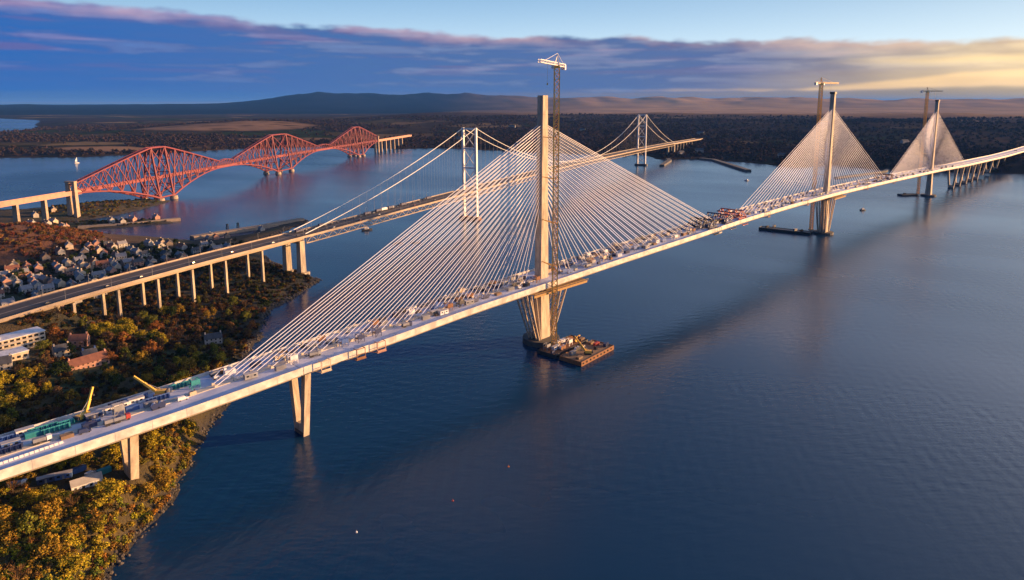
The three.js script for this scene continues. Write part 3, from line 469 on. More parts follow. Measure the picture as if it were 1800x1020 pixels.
// ------------------------------------------------------------------ red cantilever railway bridge
const RC = [V(-727, 0, -1363), V(-665, 0, -1900), V(-574, 0, -2466)];
const rb = thing('railway_bridge', 'red steel cantilever railway bridge of three great diamond-shaped towers', 'bridge', RC[0].clone());
const R0 = RC[0];
const RP = [V(-830, 0, -700), V(-752, 0, -1152), ...RC, V(-541, 0, -2672), V(-470, 0, -3115)];
function railPoint(i, f, s, y) { const A = RP[i], B = RP[i + 1], d = B.clone().sub(A).setY(0), L = d.length(); d.divideScalar(L); return A.clone().addScaledVector(d, f * L).add(V(-d.z * s, y, d.x * s)).sub(R0); }
const RDECK = 47;
RC.forEach((c, ti) => {
  const half = ti === 1 ? 40 : 22, prev = RP[ti + 1], next = RP[ti + 3], dirs = [prev.clone().sub(c).setY(0).normalize(), next.clone().sub(c).setY(0).normalize()], D = dirs[1].clone().sub(dirs[0]).normalize(), S = V(-D.z, 0, D.x);
  const P = (u, s, y) => c.clone().addScaledVector(D, u).addScaledVector(S, s).setY(y).sub(R0), ROD = (n, a, b, r, m = M.red) => rod(n, a, b, r, m, rb);
  for (const e of [-1, 1]) for (const s of [-1, 1]) {
    ROD('column', P(e * half, s * 18, 6), P(e * half, s * 5, 108), 2.2);
    const pr = new MB(); pr.tube(P(e * half, s * 18, -3), P(e * half, s * 18, 6.5), 8.5, 7.2, 16); pr.mesh('granite_pier', M.granite, rb);
    ROD('brace', P(-half * e, s * 18, 8), P(half * e, s * 11.5, 56), 1.0); ROD('brace', P(-half * e, s * 11.5, 56), P(half * e, s * 5, 107), 1.0);
  }
  for (const s of [-1, 1]) { ROD('top_member', P(-half, s * 5, 108), P(half, s * 5, 108), 1.6); ROD('bottom_member', P(-half, s * 18, 8), P(half, s * 18, 8), 1.7); }
  for (const e of [-1, 1]) { for (const [y, w] of [[32, 15], [56, 11.5], [82, 8.3], [107, 5]]) ROD('portal_beam', P(e * half, -w, y), P(e * half, w, y), .9); for (const [y0, w0, y1, w1] of [[8, 18, 32, 15], [56, 11.5, 82, 8.3], [82, 8.3, 107, 5]]) { ROD('brace', P(e * half, -w0, y0), P(e * half, w1, y1), .7); ROD('brace', P(e * half, w0, y0), P(e * half, -w1, y1), .7); } }
  // the two arms
  dirs.forEach((dv, k) => {
    const L = 207 - (ti === 1 ? 0 : 0), sv = V(-dv.z, 0, dv.x), n = 7, A = (u, s, y) => c.clone().addScaledVector(dv, half + u).addScaledVector(sv, s).setY(y).sub(R0);
    const ts = Array.from({ length: n + 1 }, (_, i) => 1 - Math.pow(1 - i / n, 1.18)), low = (t) => mix(7, 44, 1 - Math.pow(1 - t, 1.9)), lw = (t) => mix(18, 4.2, t), hi = (t) => mix(108, 60, Math.pow(t, 1.06)), hw = (t) => mix(5, 3.6, t);
    for (const s of [-1, 1]) for (let i = 0; i < n; i++) {
      const t0 = ts[i], t1 = ts[i + 1], tm = (t0 + t1) / 2, f = mix(1, .55, tm), B0 = A(L * t0, s * lw(t0), low(t0)), B1 = A(L * t1, s * lw(t1), low(t1)), T0 = A(L * t0, s * hw(t0), hi(t0)), T1 = A(L * t1, s * hw(t1), hi(t1));
      ROD('bottom_member', B0, B1, mix(2.2, 1.3, tm)); ROD('top_member', T0, T1, mix(1.9, 1.2, tm)); ROD('strut', B0, T1, 1.45 * f); ROD('tie', T0, B1, 1.1 * f); ROD('hanger', T1, B1, .8 * f);
    }
    const wind = new MB(); for (let i = 0; i < n; i++) { const t0 = ts[i], t1 = ts[i + 1]; for (const s of [-1, 1]) { wind.bar(A(L * t0, s * hw(t0), hi(t0)), A(L * t1, -s * hw(t1), hi(t1)), .6); wind.bar(A(L * t0, s * lw(t0), low(t0)), A(L * t1, -s * lw(t1), low(t1)), .8); } wind.bar(A(L * t1, -lw(t1), low(t1)), A(L * t1, lw(t1), low(t1)), .8); wind.bar(A(L * t1, -hw(t1), hi(t1)), A(L * t1, hw(t1), hi(t1)), .6); const y = Math.max(low(t1), RDECK - 3), w = lw(t1); wind.bar(A(L * t1, -w * .7, y), A(L * t1, w * .7, y), .8); } tag(wind.mesh('wind_bracing', M.redDark, rb), null, null, null, 'stuff');
  });
});
{ // the track deck through the towers, the suspended spans and the approach viaducts
  for (let i = 0; i < RP.length - 1; i++) {
    const L = RP[i].distanceTo(RP[i + 1]), app = i === 0 || i === RP.length - 2, mb = new MB(), at = (a, s, y) => railPoint(i, a / L, s, y);
    sweep(mb, at, [[-4.6, RDECK + .8], [4.6, RDECK + .8], [4.6, RDECK - (app ? 5.5 : 3)], [-4.6, RDECK - (app ? 5.5 : 3)]], 0, L, 60); const dm = app ? M.railTan : M.red, d = mb.mesh('track_deck', dm, rb);
    for (const s of [-1, 1]) { const p = new MB(); sweep(p, at, [[s * 4.7 - .15, RDECK + .81], [s * 4.7 + .15, RDECK + .81], [s * 4.7 + .15, RDECK + 2.2], [s * 4.7 - .15, RDECK + 2.2]], 0, L, 60); p.mesh('parapet', dm, d); }
  }
  for (const [i, h0, h1] of [[2, 22 + 207, 40 + 207], [3, 40 + 207, 22 + 207]]) {
    const L = RP[i].distanceTo(RP[i + 1]), f0 = h0 / L, f1 = 1 - h1 / L, n = 6;
    for (const s of [-1, 1]) for (let k = 0; k < n; k++) { const f = (q) => mix(f0, f1, q / n), hy = (q) => 57.5 + 5 * Math.sin(Math.PI * q / n), w = 4; rod('top_member', railPoint(i, f(k), s * w, hy(k)), railPoint(i, f(k + 1), s * w, hy(k + 1)), .9, M.red, rb); rod('bottom_member', railPoint(i, f(k), s * w, 44), railPoint(i, f(k + 1), s * w, 44), 1, M.red, rb); rod('strut', railPoint(i, f(k), s * w, 44), railPoint(i, f(k + 1), s * w, hy(k + 1)), .6, M.red, rb); rod('tie', railPoint(i, f(k + 1), s * w, hy(k + 1)), railPoint(i, f(k + 1), s * w, 44), .5, M.red, rb); }
  }
  const granite = (i, f, l, w, top, y0) => { const q = (y, a, b) => [[-a, -b], [a, -b], [a, b], [-a, b]].map(([u, s]) => { const L = RP[i].distanceTo(RP[i + 1]); return railPoint(i, f + u / L, s, y); }); const mb = new MB(); mb.hexa(q(y0, l * 1.25, w * 1.15), q(top, l, w)); return mb.mesh('granite_pier', M.granite, rb); };
  const portal = (i, f) => { for (const s of [-1, 1]) { const L = RP[i].distanceTo(RP[i + 1]), q = (y, a, b) => [[-a, -b], [a, -b], [a, b], [-a, b]].map(([u, v]) => railPoint(i, f + u / L, s * 6.4 + v, y)), mb = new MB(); mb.hexa(q(-2, 3.6, 3.4), q(63, 2.8, 2.4)); mb.mesh('portal_pier', M.granite, rb); } const L = RP[i].distanceTo(RP[i + 1]), q = (y, a, b) => [[-a, -b], [a, -b], [a, b], [-a, b]].map(([u, v]) => railPoint(i, f + u / L, v, y)), mb = new MB(); mb.hexa(q(63.01, 3.3, 9.4), q(65.5, 3.5, 9.6)); mb.mesh('portal_cap', M.granite, rb); };
  portal(0, .963); portal(5, .008);
  for (const d of [74, 126, 178, 230, 282]) granite(0, 1 - d / 458, 2.0, 4.0, RDECK - 5.6, -1);
  for (const d of [52, 104, 156, 208, 260, 312]) granite(5, d / 448, 2.8, 4.6, RDECK - 5.6, -2);
}

// ------------------------------------------------------------------ equipment on the new bridge deck
const kit = {                                                         // each builds one thing standing on o, long side along x
  cabin: (t, m) => { new MB().box(0, .35, 0, 7.2, 2.7, 2.9).mesh('body', m, t); new MB().box(0, 3.051, 0, 7.5, .22, 3.2).mesh('roof', M.flat, t); for (const x of [-2, 2]) for (const z of [-1.46, 1.46]) new MB().box(x, 1.5, z, 1.3, .95, .06).mesh('window', M.glass, t); new MB().box(0, .4, 1.47, .9, 2, .06).mesh('door', M.grey, t); },
  container: (t, m) => { new MB().box(0, .15, 0, 6.1, 2.5, 2.44).mesh('body', m, t); const r = new MB(); for (let i = 0; i < 14; i++) for (const z of [-1.25, 1.25]) r.box(-2.8 + i * .43, .3, z, .18, 2.2, .07); tag(r.mesh('rib', m, t), null, null, null, 'stuff'); for (const z of [-.6, .6]) new MB().box(3.08, .3, z, .06, 2.2, 1.1).mesh('door', m, t); },
  truck: (t, m) => { new MB().box(2.6, .7, 0, 2, 2.3, 2.3).mesh('cab', m, t); new MB().box(3.55, 1.7, 0, .16, .9, 2).mesh('windscreen', M.glass, t); new MB().box(-1.2, .9, 0, 5.4, .35, 2.4).mesh('flatbed', M.dark, t); new MB().box(-1.2, 1.26, 0, 5, 1.6, 2.2).mesh('load', M.grey, t); for (const x of [-3, -1.8, 2.6]) for (const z of [-1.1, 1.1]) put('wheel', new THREE.CylinderGeometry(.52, .52, .35, 12).rotateX(Math.PI / 2).translate(x, .52, z), M.tyre, t); },
  van: (t, m) => { const b = new MB(), q = (y, x0, x1, w) => [V(x0, y, w), V(x1, y, w), V(x1, y, -w), V(x0, y, -w)]; b.hexa(q(.45, -2.6, 2.6, 1), q(1.25, -2.6, 2.6, 1)); b.hexa(q(1.251, -2.6, 1.6, 1), q(2.3, -2.5, .9, .9)); b.mesh('body', m, t); new MB().box(1.32, 1.35, 0, .3, .7, 1.7).mesh('windscreen', M.glass, t); for (const x of [-1.7, 1.7]) for (const z of [-.95, .95]) put('wheel', new THREE.CylinderGeometry(.36, .36, .25, 12).rotateX(Math.PI / 2).translate(x, .36, z), M.tyre, t); },
  stack: (t, m) => { for (let k = 0; k < 4; k++) for (let i = 0; i < 4; i++) new MB().box(k % 2 ? 0 : 0, .02 + k * .42, -1.2 + i * .8, 5.2, .36, .62).mesh('plank', m, t); },
  panels: (t, m) => { for (let i = 0; i < 6; i++) { const b = new MB(); b.box(-5 + i * 2, .1, 0, 1.85, 2.6, .3); b.box(-5 + i * 2, .1, .9, .15, 2.2, 1.5); b.mesh('panel', m, t); } new MB().box(0, .02, .6, 12.2, .1, 2.6).mesh('base', M.steelGrey, t); },
  generator: (t, m) => { new MB().box(0, .25, 0, 3.4, 1.7, 1.5).mesh('housing', m, t); new MB().box(.9, 1.951, 0, .35, .8, .35).mesh('exhaust', M.dark, t); new MB().box(-.6, 1.951, 0, 1.4, .12, 1.2).mesh('vent', M.dark, t); new MB().box(0, .0, 0, 3.8, .24, 1.7).mesh('skid', M.dark, t); },
  frame: (t, m) => { const b = new MB(); for (const x of [-2.2, 2.2]) for (const z of [-1.8, 1.8]) b.bar(V(x, 0, z), V(x, 5.2, z), .3); for (const y of [2.4, 5.1]) { for (const z of [-1.8, 1.8]) b.bar(V(-2.2, y, z), V(2.2, y, z), .26); for (const x of [-2.2, 2.2]) b.bar(V(x, y, -1.8), V(x, y, 1.8), .26); } for (const z of [-1.8, 1.8]) b.bar(V(-2.2, 0, z), V(2.2, 5, z), .2); b.mesh('scaffold', m, t); new MB().box(0, 2.56, 0, 4.2, .1, 3.4).mesh('deck', M.wood, t); const s = new MB(); s.box(0, 2.7, 1.95, 4.3, 2.2, .08); s.mesh('sheeting', m, t); },
  reels: (t, m) => { for (const x of [-1.7, 1.7]) { put('drum', new THREE.CylinderGeometry(1.5, 1.5, 1.8, 18).rotateX(Math.PI / 2).translate(x, 1.6, 0), M.cable, t); for (const z of [-1, 1]) put('flange', new THREE.CylinderGeometry(1.75, 1.75, .12, 18).rotateX(Math.PI / 2).translate(x, 1.75, z), m, t); } new MB().box(0, 0, 0, 6, .25, 2.4).mesh('cradle', M.dark, t); },
  jack: (t, m) => { new MB().box(0, .5, 0, 3, 1.2, 1.8).mesh('chassis', m, t); const b = new MB(); b.bar(V(-1, 1.7, 0), V(2.6, 4.6, 0), .4); b.bar(V(2.6, 4.6, 0), V(5, 4.2, 0), .3); b.box(5.2, 3.9, 0, 1.4, 1.0, 1); b.mesh('boom', m, t); for (const x of [-1.1, 1.1]) for (const z of [-.9, .9]) put('wheel', new THREE.CylinderGeometry(.5, .5, .35, 10).rotateX(Math.PI / 2).translate(x, .5, z), M.tyre, t); },
};
const NAMES = { cabin: ['site_cabin', 'cabin'], container: ['shipping_container', 'container'], truck: ['flatbed_truck', 'truck'], van: ['van', 'van'], stack: ['timber_stack', 'timber stack'], panels: ['formwork_panel_row', 'formwork'], generator: ['generator', 'generator'], frame: ['scaffold_tower', 'scaffold'], reels: ['cable_reel_cradle', 'cable reels'], jack: ['boom_lift', 'boom lift'] };
const protos = new Map();
function item(kind, m, p, turn, label, group) {
  const key = kind + m.uuid, [n, cat] = NAMES[kind];
  if (!protos.has(key)) { const t = thing(n, label, cat, p, turn, group); kit[kind](t, m); protos.set(key, t); return t; }
  const c = copy(protos.get(key), p, turn, label); if (group) c.userData.group = group; else delete c.userData.group; return c;
}
const qi = (kind, m, a, s, label, group, dt = 0, base = .065) => item(kind, m, Q(a, s, base, false), QTURN + dt, label, group);
// the works yard on the landward deck
qi('panels', M.teal, -346, -12.5, 'teal formwork panels in the row nearest the landward end of the deck'); qi('panels', M.teal, -335, -10.5, 'teal formwork panels standing before the upright yellow crane'); qi('panels', M.teal, -342, -7.5, 'teal formwork panels one row in from the deck edge'); qi('panels', M.blue, -357, -13.4, 'blue formwork panels along the deck edge at the landward end');
qi('panels', M.blue, -305, -14.6, 'blue panels between the two yellow crawler cranes'); qi('panels', M.blue, -297, -6, 'blue panels in front of the leaning yellow crane'); qi('panels', M.teal, -283, -13.6, 'teal panels just past the leaning yellow crane');
qi('cabin', M.white, -321, -9.6, 'white site cabin, first of three in a line, nearest the upright crane', 'white cabins in a line on the deck'); qi('cabin', M.white, -313.5, -10.1, 'white site cabin, middle of the line of three', 'white cabins in a line on the deck'); qi('cabin', M.white, -306, -10.6, 'white site cabin at the end of the line near the leaning crane', 'white cabins in a line on the deck');
qi('cabin', M.white, -353, -14.2, 'lone white cabin beside the teal panels at the landward end'); qi('truck', M.navy, -321, 4.6, 'dark blue truck with its load on the works yard deck'); qi('truck', M.redPaint, -317, 4.8, 'red truck parked nose to tail with the dark blue one'); qi('van', M.white, -288, 3.5, 'white van on the deck beside the beige generator');
qi('generator', M.cream, -282, 1.2, 'beige generator on the deck near the lowest cables'); qi('container', M.navy, -330, .5, 'navy shipping container in the works yard'); qi('container', M.grey, -302, -1.5, 'grey shipping container before the white cabins'); qi('container', M.blue, -310, -3.5, 'blue shipping container before the white cabins'); qi('stack', M.wood, -340, 3.5, 'timber stack behind the line of white barriers'); qi('container', M.grey, -291, -12, 'grey shipping container behind the leaning crane'); qi('frame', M.steelGrey, -316, -4.2, 'grey scaffold tower before the white cabins'); qi('frame', M.teal, -278, -6.5, 'teal scaffold tower where the cables begin');
qi('truck', M.white, -349, .5, 'white flatbed truck in the works yard'); qi('generator', M.blue, -326, -3.5, 'blue generator in the works yard'); qi('stack', M.wood, -295, -9.5, 'timber stack at the foot of the leaning crane'); qi('van', M.navy, -333, 4.5, 'navy van beside the timber stack in the works yard'); qi('reels', M.navy, -300, 3.5, 'cable reels on the works yard deck');
qi('cabin', M.navy, -326, -7.8, 'navy site cabin near the upright crane'); qi('container', M.teal, -351, -9, 'teal shipping container at the landward end'); qi('panels', M.navy, -312, -14.8, 'navy panels on the deck edge behind the white cabins'); qi('cabin', M.blue, -360, -5, 'blue site cabin at the landward end of the deck'); qi('container', M.blue, -365, -9.5, 'blue shipping container by the frame edge of the deck'); qi('panels', M.navy, -362, -.5, 'navy panels beside the row of white barriers');
{ // white barriers in a row
  let first; for (let i = 0; i < 14; i++) { const p = Q(-368 + i * 1.9, 9.6 - i * .12, .065, false), l = 'white plastic barrier in the row between the two carriageways', g = 'white barriers on the deck'; if (!first) { first = thing('traffic_barrier', l, 'barrier', p, QTURN, g); const b = new MB(), q = (y, w) => [V(-.8, y, w), V(.8, y, w), V(.8, y, -w), V(-.8, y, -w)]; b.hexa(q(0, .32), q(.35, .3)); b.hexa(q(.351, .2), q(1.1, .12)); b.mesh('body', M.white, first); } else copy(first, p, QTURN, l, g); }
}
function crawlerCrane(p, turn, lean, len, label) {
  const t = thing('crawler_crane', label, 'crane', p, turn);
  for (const z of [-1.7, 1.7]) { const b = new MB(), q = (y, l) => [V(-l, y, z + .45), V(l, y, z + .45), V(l, y, z - .45), V(-l, y, z - .45)]; b.hexa(q(0, 2.4), q(.5, 3)); b.hexa(q(.501, 3), q(1.1, 2.5)); b.mesh('track', M.tyre, t); }
  new MB().box(-.4, 1.15, 0, 5, 1.9, 3.2).mesh('body', M.craneYellow, t); new MB().box(1.6, 1.2, 1.95, 1.7, 2.2, 1.2).mesh('cab', M.craneYellow, t); new MB().box(2.46, 2.1, 1.95, .05, .9, 1).mesh('window', M.glass, t); new MB().box(-3.3, 1.3, 0, 1, 1.7, 3.2).mesh('counterweight', M.dark, t);
  const A = V(1.8, 2.2, 0), B = A.clone().add(V(Math.cos(lean) * len, Math.sin(lean) * len, 0)), d = B.clone().sub(A).normalize(), n = V(-d.y, d.x, 0);
  const b = new MB(); b.bar(A, A.clone().lerp(B, .55), 1.25, 1.25); b.bar(A.clone().lerp(B, .5), B, .95, .95); b.mesh('boom', M.craneYellow, t); new MB().bar(V(-1.5, 3, 0), A.clone().lerp(B, .5).addScaledVector(n, .5), .2).mesh('boom_cylinder', M.steelGrey, t);
  const h = new MB(); h.bar(B, B.clone().add(V(.1, -4, 0)), .1); h.box(B.x + .1, B.y - 4.8, 0, .6, .8, .6); h.mesh('hook_block', M.dark, t);
}
crawlerCrane(Q(-330, -11.4, .065, false), QTURN + .5, 1.15, 13, 'yellow crane with its boom raised steeply on the landward deck');
crawlerCrane(Q(-294, -11.5, .065, false), QTURN + 2.5, .72, 14, 'yellow crane with its boom leaning low near the lowest cables');
{ // the rest of the plant, dense before the towers and thin between
  const mats = [M.navy, M.dark, M.navy, M.grey, M.blue, M.white, M.navy, M.cream, M.steelGrey, M.rust, M.grey, M.steelGrey], mn = new Map([[M.navy, 'navy'], [M.dark, 'black'], [M.grey, 'grey'], [M.blue, 'blue'], [M.white, 'white'], [M.rust, 'rusty'], [M.cream, 'cream'], [M.steelGrey, 'dark grey'], [M.redPaint, 'red']]);
  const kinds = ['container', 'generator', 'frame', 'jack', 'stack', 'reels', 'cabin', 'truck', 'container', 'frame'];
  const zones = [[-268, -165, 20, 'on the deck under the landward cables', -14, 9], [-160, -40, 40, 'on the deck on the landward side of the nearest tower', -15, 8], [-38, -12, 12, 'at the foot of the nearest tower', -14, 9], [14, 120, 44, 'on the deck just beyond the nearest tower', -15, 10], [122, 255, 44, 'on the deck under the outer cables of the nearest tower', -15, 10], [275, 300, 10, 'beside the dark gantry at the closing gap', -15, 12], [350, 640, 46, 'on the deck on the near side of the middle tower', -15, 12], [660, 900, 30, 'on the deck beyond the middle tower', -14, 12], [955, 1220, 26, 'on the deck on the near side of the farthest tower', -14, 12], [1250, 1390, 16, 'on the deck just beyond the farthest tower', -14, 12]];
  seed = 4242;
  for (const [a0, a1, n, where, s0, s1] of zones) {
    const taken = [];
    for (let i = 0, tries = 0; i < n && tries < 600; tries++) {
      const a = rr(a0, a1), s = rr(s0, s1); if (Math.abs(s) < 3.6 && rnd() < .0) continue;
      if (Math.abs(s) < 4.2 || taken.some(([x, y]) => Math.abs(x - a) < 6.5 && Math.abs(y - s) < 3.6)) continue;
      taken.push([a, s]); i++;
      const k = pick(kinds), m = k === 'stack' ? M.wood : pick(mats), c = k === 'stack' ? 'brown' : mn.get(m);
      qi(k, m, a, s, `${c} ${NAMES[k][0].replace(/_/g, ' ')} ${where}`, `${NAMES[k][0].replace(/_/g, ' ')}s ${where}`, rr(-.12, .12));
    }
  }
  qi('cabin', M.white, -114, 9, 'white cabin alone on the open edge of the deck before the nearest tower'); qi('cabin', M.cream, -118, 4.9, 'cream cabin beside the white one before the nearest tower');
}

// ------------------------------------------------------------------ barges and boats
function barge(p, turn, L, W, h, deckMat, label, sideMat = M.rust) {
  const t = thing('barge', label, 'barge', p, turn), b = new MB(), q = (y, l, w) => [V(-l, y, w), V(l, y, w), V(l, y, -w), V(-l, y, -w)]; b.hexa(q(-1.5, L / 2 - 2.5, W / 2 - .6), q(.3, L / 2, W / 2)); b.hexa(q(.301, L / 2, W / 2), q(h, L / 2, W / 2)); b.mesh('hull', sideMat, t);
  new MB().box(0, h + .003, 0, L - 1, .12, W - 1).mesh('deck', deckMat, t);
  const bw = new MB(); for (const z of [-W / 2 + .25, W / 2 - .25]) bw.box(0, h + .002, z, L, .7, .3); for (const x of [-L / 2 + .2, L / 2 - .2]) bw.box(x, h + .002, 0, .3, .7, W - .9); bw.mesh('bulwark', sideMat, t);
  const ty = new MB(); for (let i = 0; i < Math.floor(L / 5); i++) for (const z of [-W / 2 - .3, W / 2 + .3]) ty.box(-L / 2 + 2.5 + i * 5, h - 1.5, z, 1, 1.2, .4); ty.mesh('fender', M.tyre, t);
  for (const x of [-L / 2 + 2, L / 2 - 2]) for (const z of [-W / 2 + 1.6, W / 2 - 1.6]) put('bollard', new THREE.CylinderGeometry(.4, .3, 1, 10).translate(x, h + .6, z), M.dark, t);
  return t;
}
const bTurn = Math.atan2(37, 31);
barge(V(60, 0, -509), bTurn, 47, 21, 3.0, M.wood, 'broad brown deck barge with golden-lit side, outer one of the raft');
barge(V(42, 0, -523), bTurn, 46, 18, 2.7, M.rust, 'cluttered barge between the nearest tower caisson and the brown deck barge', M.hull);
{
  const at = (x, z, u, w, h) => V(x + u * Math.cos(bTurn) + w * Math.sin(bTurn), h, z - u * Math.sin(bTurn) + w * Math.cos(bTurn)); seed = 99;
  const A = (k, m, u, w, l, d = 0) => item(k, m, at(60, -509, u, w, 3.13), bTurn + d, l), B = (k, m, u, w, l, d = 0) => item(k, m, at(42, -523, u, w, 2.83), bTurn + d, l);
  A('stack', M.wood, 16, -7, 'timber stack at the seaward corner of the brown barge'); A('container', M.redPaint, 15, -1, 'red container at the seaward end of the brown barge'); A('generator', M.cream, 4, -6.5, 'cream generator in the middle of the brown barge'); A('reels', M.dark, -4, -6.8, 'cable reels on the inner edge of the brown barge'); A('container', M.grey, -13, -5, 'grey container on the landward end of the brown barge'); A('stack', M.wood, -17, 4, 'timber stack on the landward end of the brown barge'); A('generator', M.dark, 8, 3, 'black generator on the open deck of the brown barge', 1.2); A('container', M.navy, 19, 5.5, 'navy container near the tip of the brown barge', .2);
  B('cabin', M.white, -12, 1, 'white cabin on the cluttered barge'); B('cabin', M.cream, -4, -4, 'cream cabin on the cluttered barge'); B('container', M.white, 5, -4.5, 'white container on the cluttered barge'); B('container', M.rust, 13, -3, 'rusty container on the cluttered barge'); B('frame', M.steelGrey, -17, -4, 'grey scaffold tower on the cluttered barge'); B('frame', M.white, 3, 3.5, 'white scaffold tower on the cluttered barge'); B('jack', M.craneYellow, 12, 4, 'yellow boom lift on the cluttered barge'); B('reels', M.rust, -8, 5, 'rusty cable reels on the cluttered barge'); B('stack', M.wood, 20, 4.5, 'timber stack on the cluttered barge'); B('generator', M.navy, -20, 4, 'navy generator on the cluttered barge'); B('container', M.navy, -3, 2.5, 'navy container on the cluttered barge', .4);
  crawlerCrane(at(60, -509, -5, 4, 3.13), bTurn + 2.2, .95, 15, 'yellow crane with a short boom on the brown deck barge');
}
barge(V(425, 0, -1021), Math.atan2(-53, 71) + Math.PI, 76, 17, 3.2, M.dark, 'long black barge moored beside the middle tower caisson', M.hull);
item('container', M.dark, V(404, 3.4, -1040), .6, 'black container on the long barge by the middle tower'); item('frame', M.dark, V(412, 3.4, -1033), .6, 'black scaffold tower on the long barge by the middle tower'); item('container', M.rust, V(444, 3.4, -1007), .6, 'rusty container on the inner end of the long black barge'); item('cabin', M.grey, V(436, 3.4, -1011), .6, 'grey cabin on the long black barge');
barge(V(852, 0, -1426), .25, 40, 14, 3, M.dark, 'small dark barge beside the farthest tower caisson', M.hull); item('container', M.dark, V(846, 3.2, -1426), .3, 'black container on the small barge by the farthest tower');
function boat(p, turn, L, label, m, mast, sail) {
  const t = thing('boat', label, 'boat', p, turn), k = L / 8, b = new MB(), ring = (y, l, w) => [V(-l, y, -w), V(-l, y, w), V(l * .35, y, w), V(l, y, 0), V(l * .35, y, -w)], lo = ring(-.5 * k, 3.2 * k, .7 * k), hi = ring(1 * k, 4 * k, 1.3 * k);
  for (let i = 0; i < 5; i++) { const j = (i + 1) % 5; b.quad(lo[i], lo[j], hi[j], hi[i]); } for (let i = 2; i < 5; i++) b.tri(hi[0], hi[i - 1], hi[i]); b.mesh('hull', m, t);
  const c = new MB(), q = (y, a, e, w) => [V(a, y, w), V(e, y, w), V(e, y, -w), V(a, y, -w)]; c.hexa(q(1.005 * k, -2 * k, 1.2 * k, .9 * k), q(2.3 * k, -1.8 * k, .7 * k, .75 * k)); c.mesh('cabin', M.white, t); new MB().box(-.4 * k, 1.5 * k, .86 * k, 1.6 * k, .45 * k, .08 * k).mesh('window', M.glass, t);
  if (mast) { const q2 = new MB(); q2.tube(V(.6 * k, 1 * k, 0), V(.5 * k, mast, 0), .13 * k, .07 * k, 6); q2.bar(V(.5 * k, 2.6 * k, 0), V(-3 * k, 2.6 * k, 0), .14 * k); q2.mesh('mast', M.steelGrey, t); }
  if (sail) { const s = new MB(); s.hexa([V(-3 * k, 3 * k, .05), V(.4 * k, 3 * k, .05), V(.4 * k, 3 * k, -.05), V(-3 * k, 3 * k, -.05)], [V(.2 * k, mast * .95, .03), V(.4 * k, mast * .95, .03), V(.4 * k, mast * .95, -.03), V(.2 * k, mast * .95, -.03)]); s.mesh('sail', M.sail, t); }
}
boat(V(-1434, 0, -2198), .9, 15, 'white sailing yacht off the shore beyond the railway bridge', M.white, 20, true); boat(V(600, 0, -1700), 2.4, 13, 'small white motor boat off the harbour breakwater', M.white, 0, false); boat(V(654, 0, -1229), .4, 14, 'dark work boat with a mast beyond the middle tower', M.hull, 15, false); boat(V(-228, 0, -1033), .5, 18, 'dark launch under the road bridge side span', M.dark, 0, false);
[['orange', -2, -343, M.orange, 'orange mooring buoy in open water below the nearest deck'], ['red', -30, -311, M.redPaint, 'red mooring buoy nearest the wooded shore'], ['white', -73, -286, M.white, 'pale mooring buoy in the dark water close to the shore']].forEach(([, x, z, m, l]) => { const t = thing('mooring_buoy', l, 'buoy', V(x, 0, z)); put('float', new THREE.LatheGeometry([[0, -.4], [.6, -.3], [.75, .2], [.5, .6], [.12, .75], [.1, 1.6], [0, 1.65]].map(([a, b]) => new THREE.Vector2(a, b)), 14), m, t); put('ring', new THREE.TorusGeometry(.2, .04, 6, 12).translate(0, 1.75, 0), M.dark, t); t.scale.setScalar(.75); });
{ // timber dolphins and low skerries in the firth
  const D = (x, z, l) => { const t = thing('mooring_dolphin', l, 'dolphin', V(x, 0, z)); for (let i = 0; i < 7; i++) { const a = i / 7 * 6.28; rod('pile', V(Math.cos(a) * 2.2, -3, Math.sin(a) * 2.2), V(Math.cos(a) * 1.3, 6, Math.sin(a) * 1.3), .4, M.hull, t); } put('cap', new THREE.CylinderGeometry(2, 2, .9, 12).translate(0, 6.3, 0), M.hull, t); };
  D(-455, -1050, 'dark timber dolphin off the village pier, landward of the pair'); D(-443, -1062, 'dark timber dolphin off the village pier, seaward of the pair');
  const S = (x, z, sx, sz, l) => { const g = new THREE.IcosahedronGeometry(1, 3), p = g.attributes.position; for (let i = 0; i < p.count; i++) { const v = V(p.getX(i), p.getY(i), p.getZ(i)), k = 1 + .35 * fbm(v.x * 1.5 + x, v.z * 1.5, v.y, 3); p.setXYZ(i, v.x * k * sx, v.y * k * 1.6, v.z * k * sz); } g.computeVertexNormals(); const m = put('rock', g, M.rock); m.position.set(x, -.3, z); tag(m, l, 'rock'); };
  S(-163, -934, 9, 4, 'low dark rock awash behind the white cables, larger of two'); S(-138, -936, 7, 3, 'low dark rock awash behind the white cables, smaller of two');
}
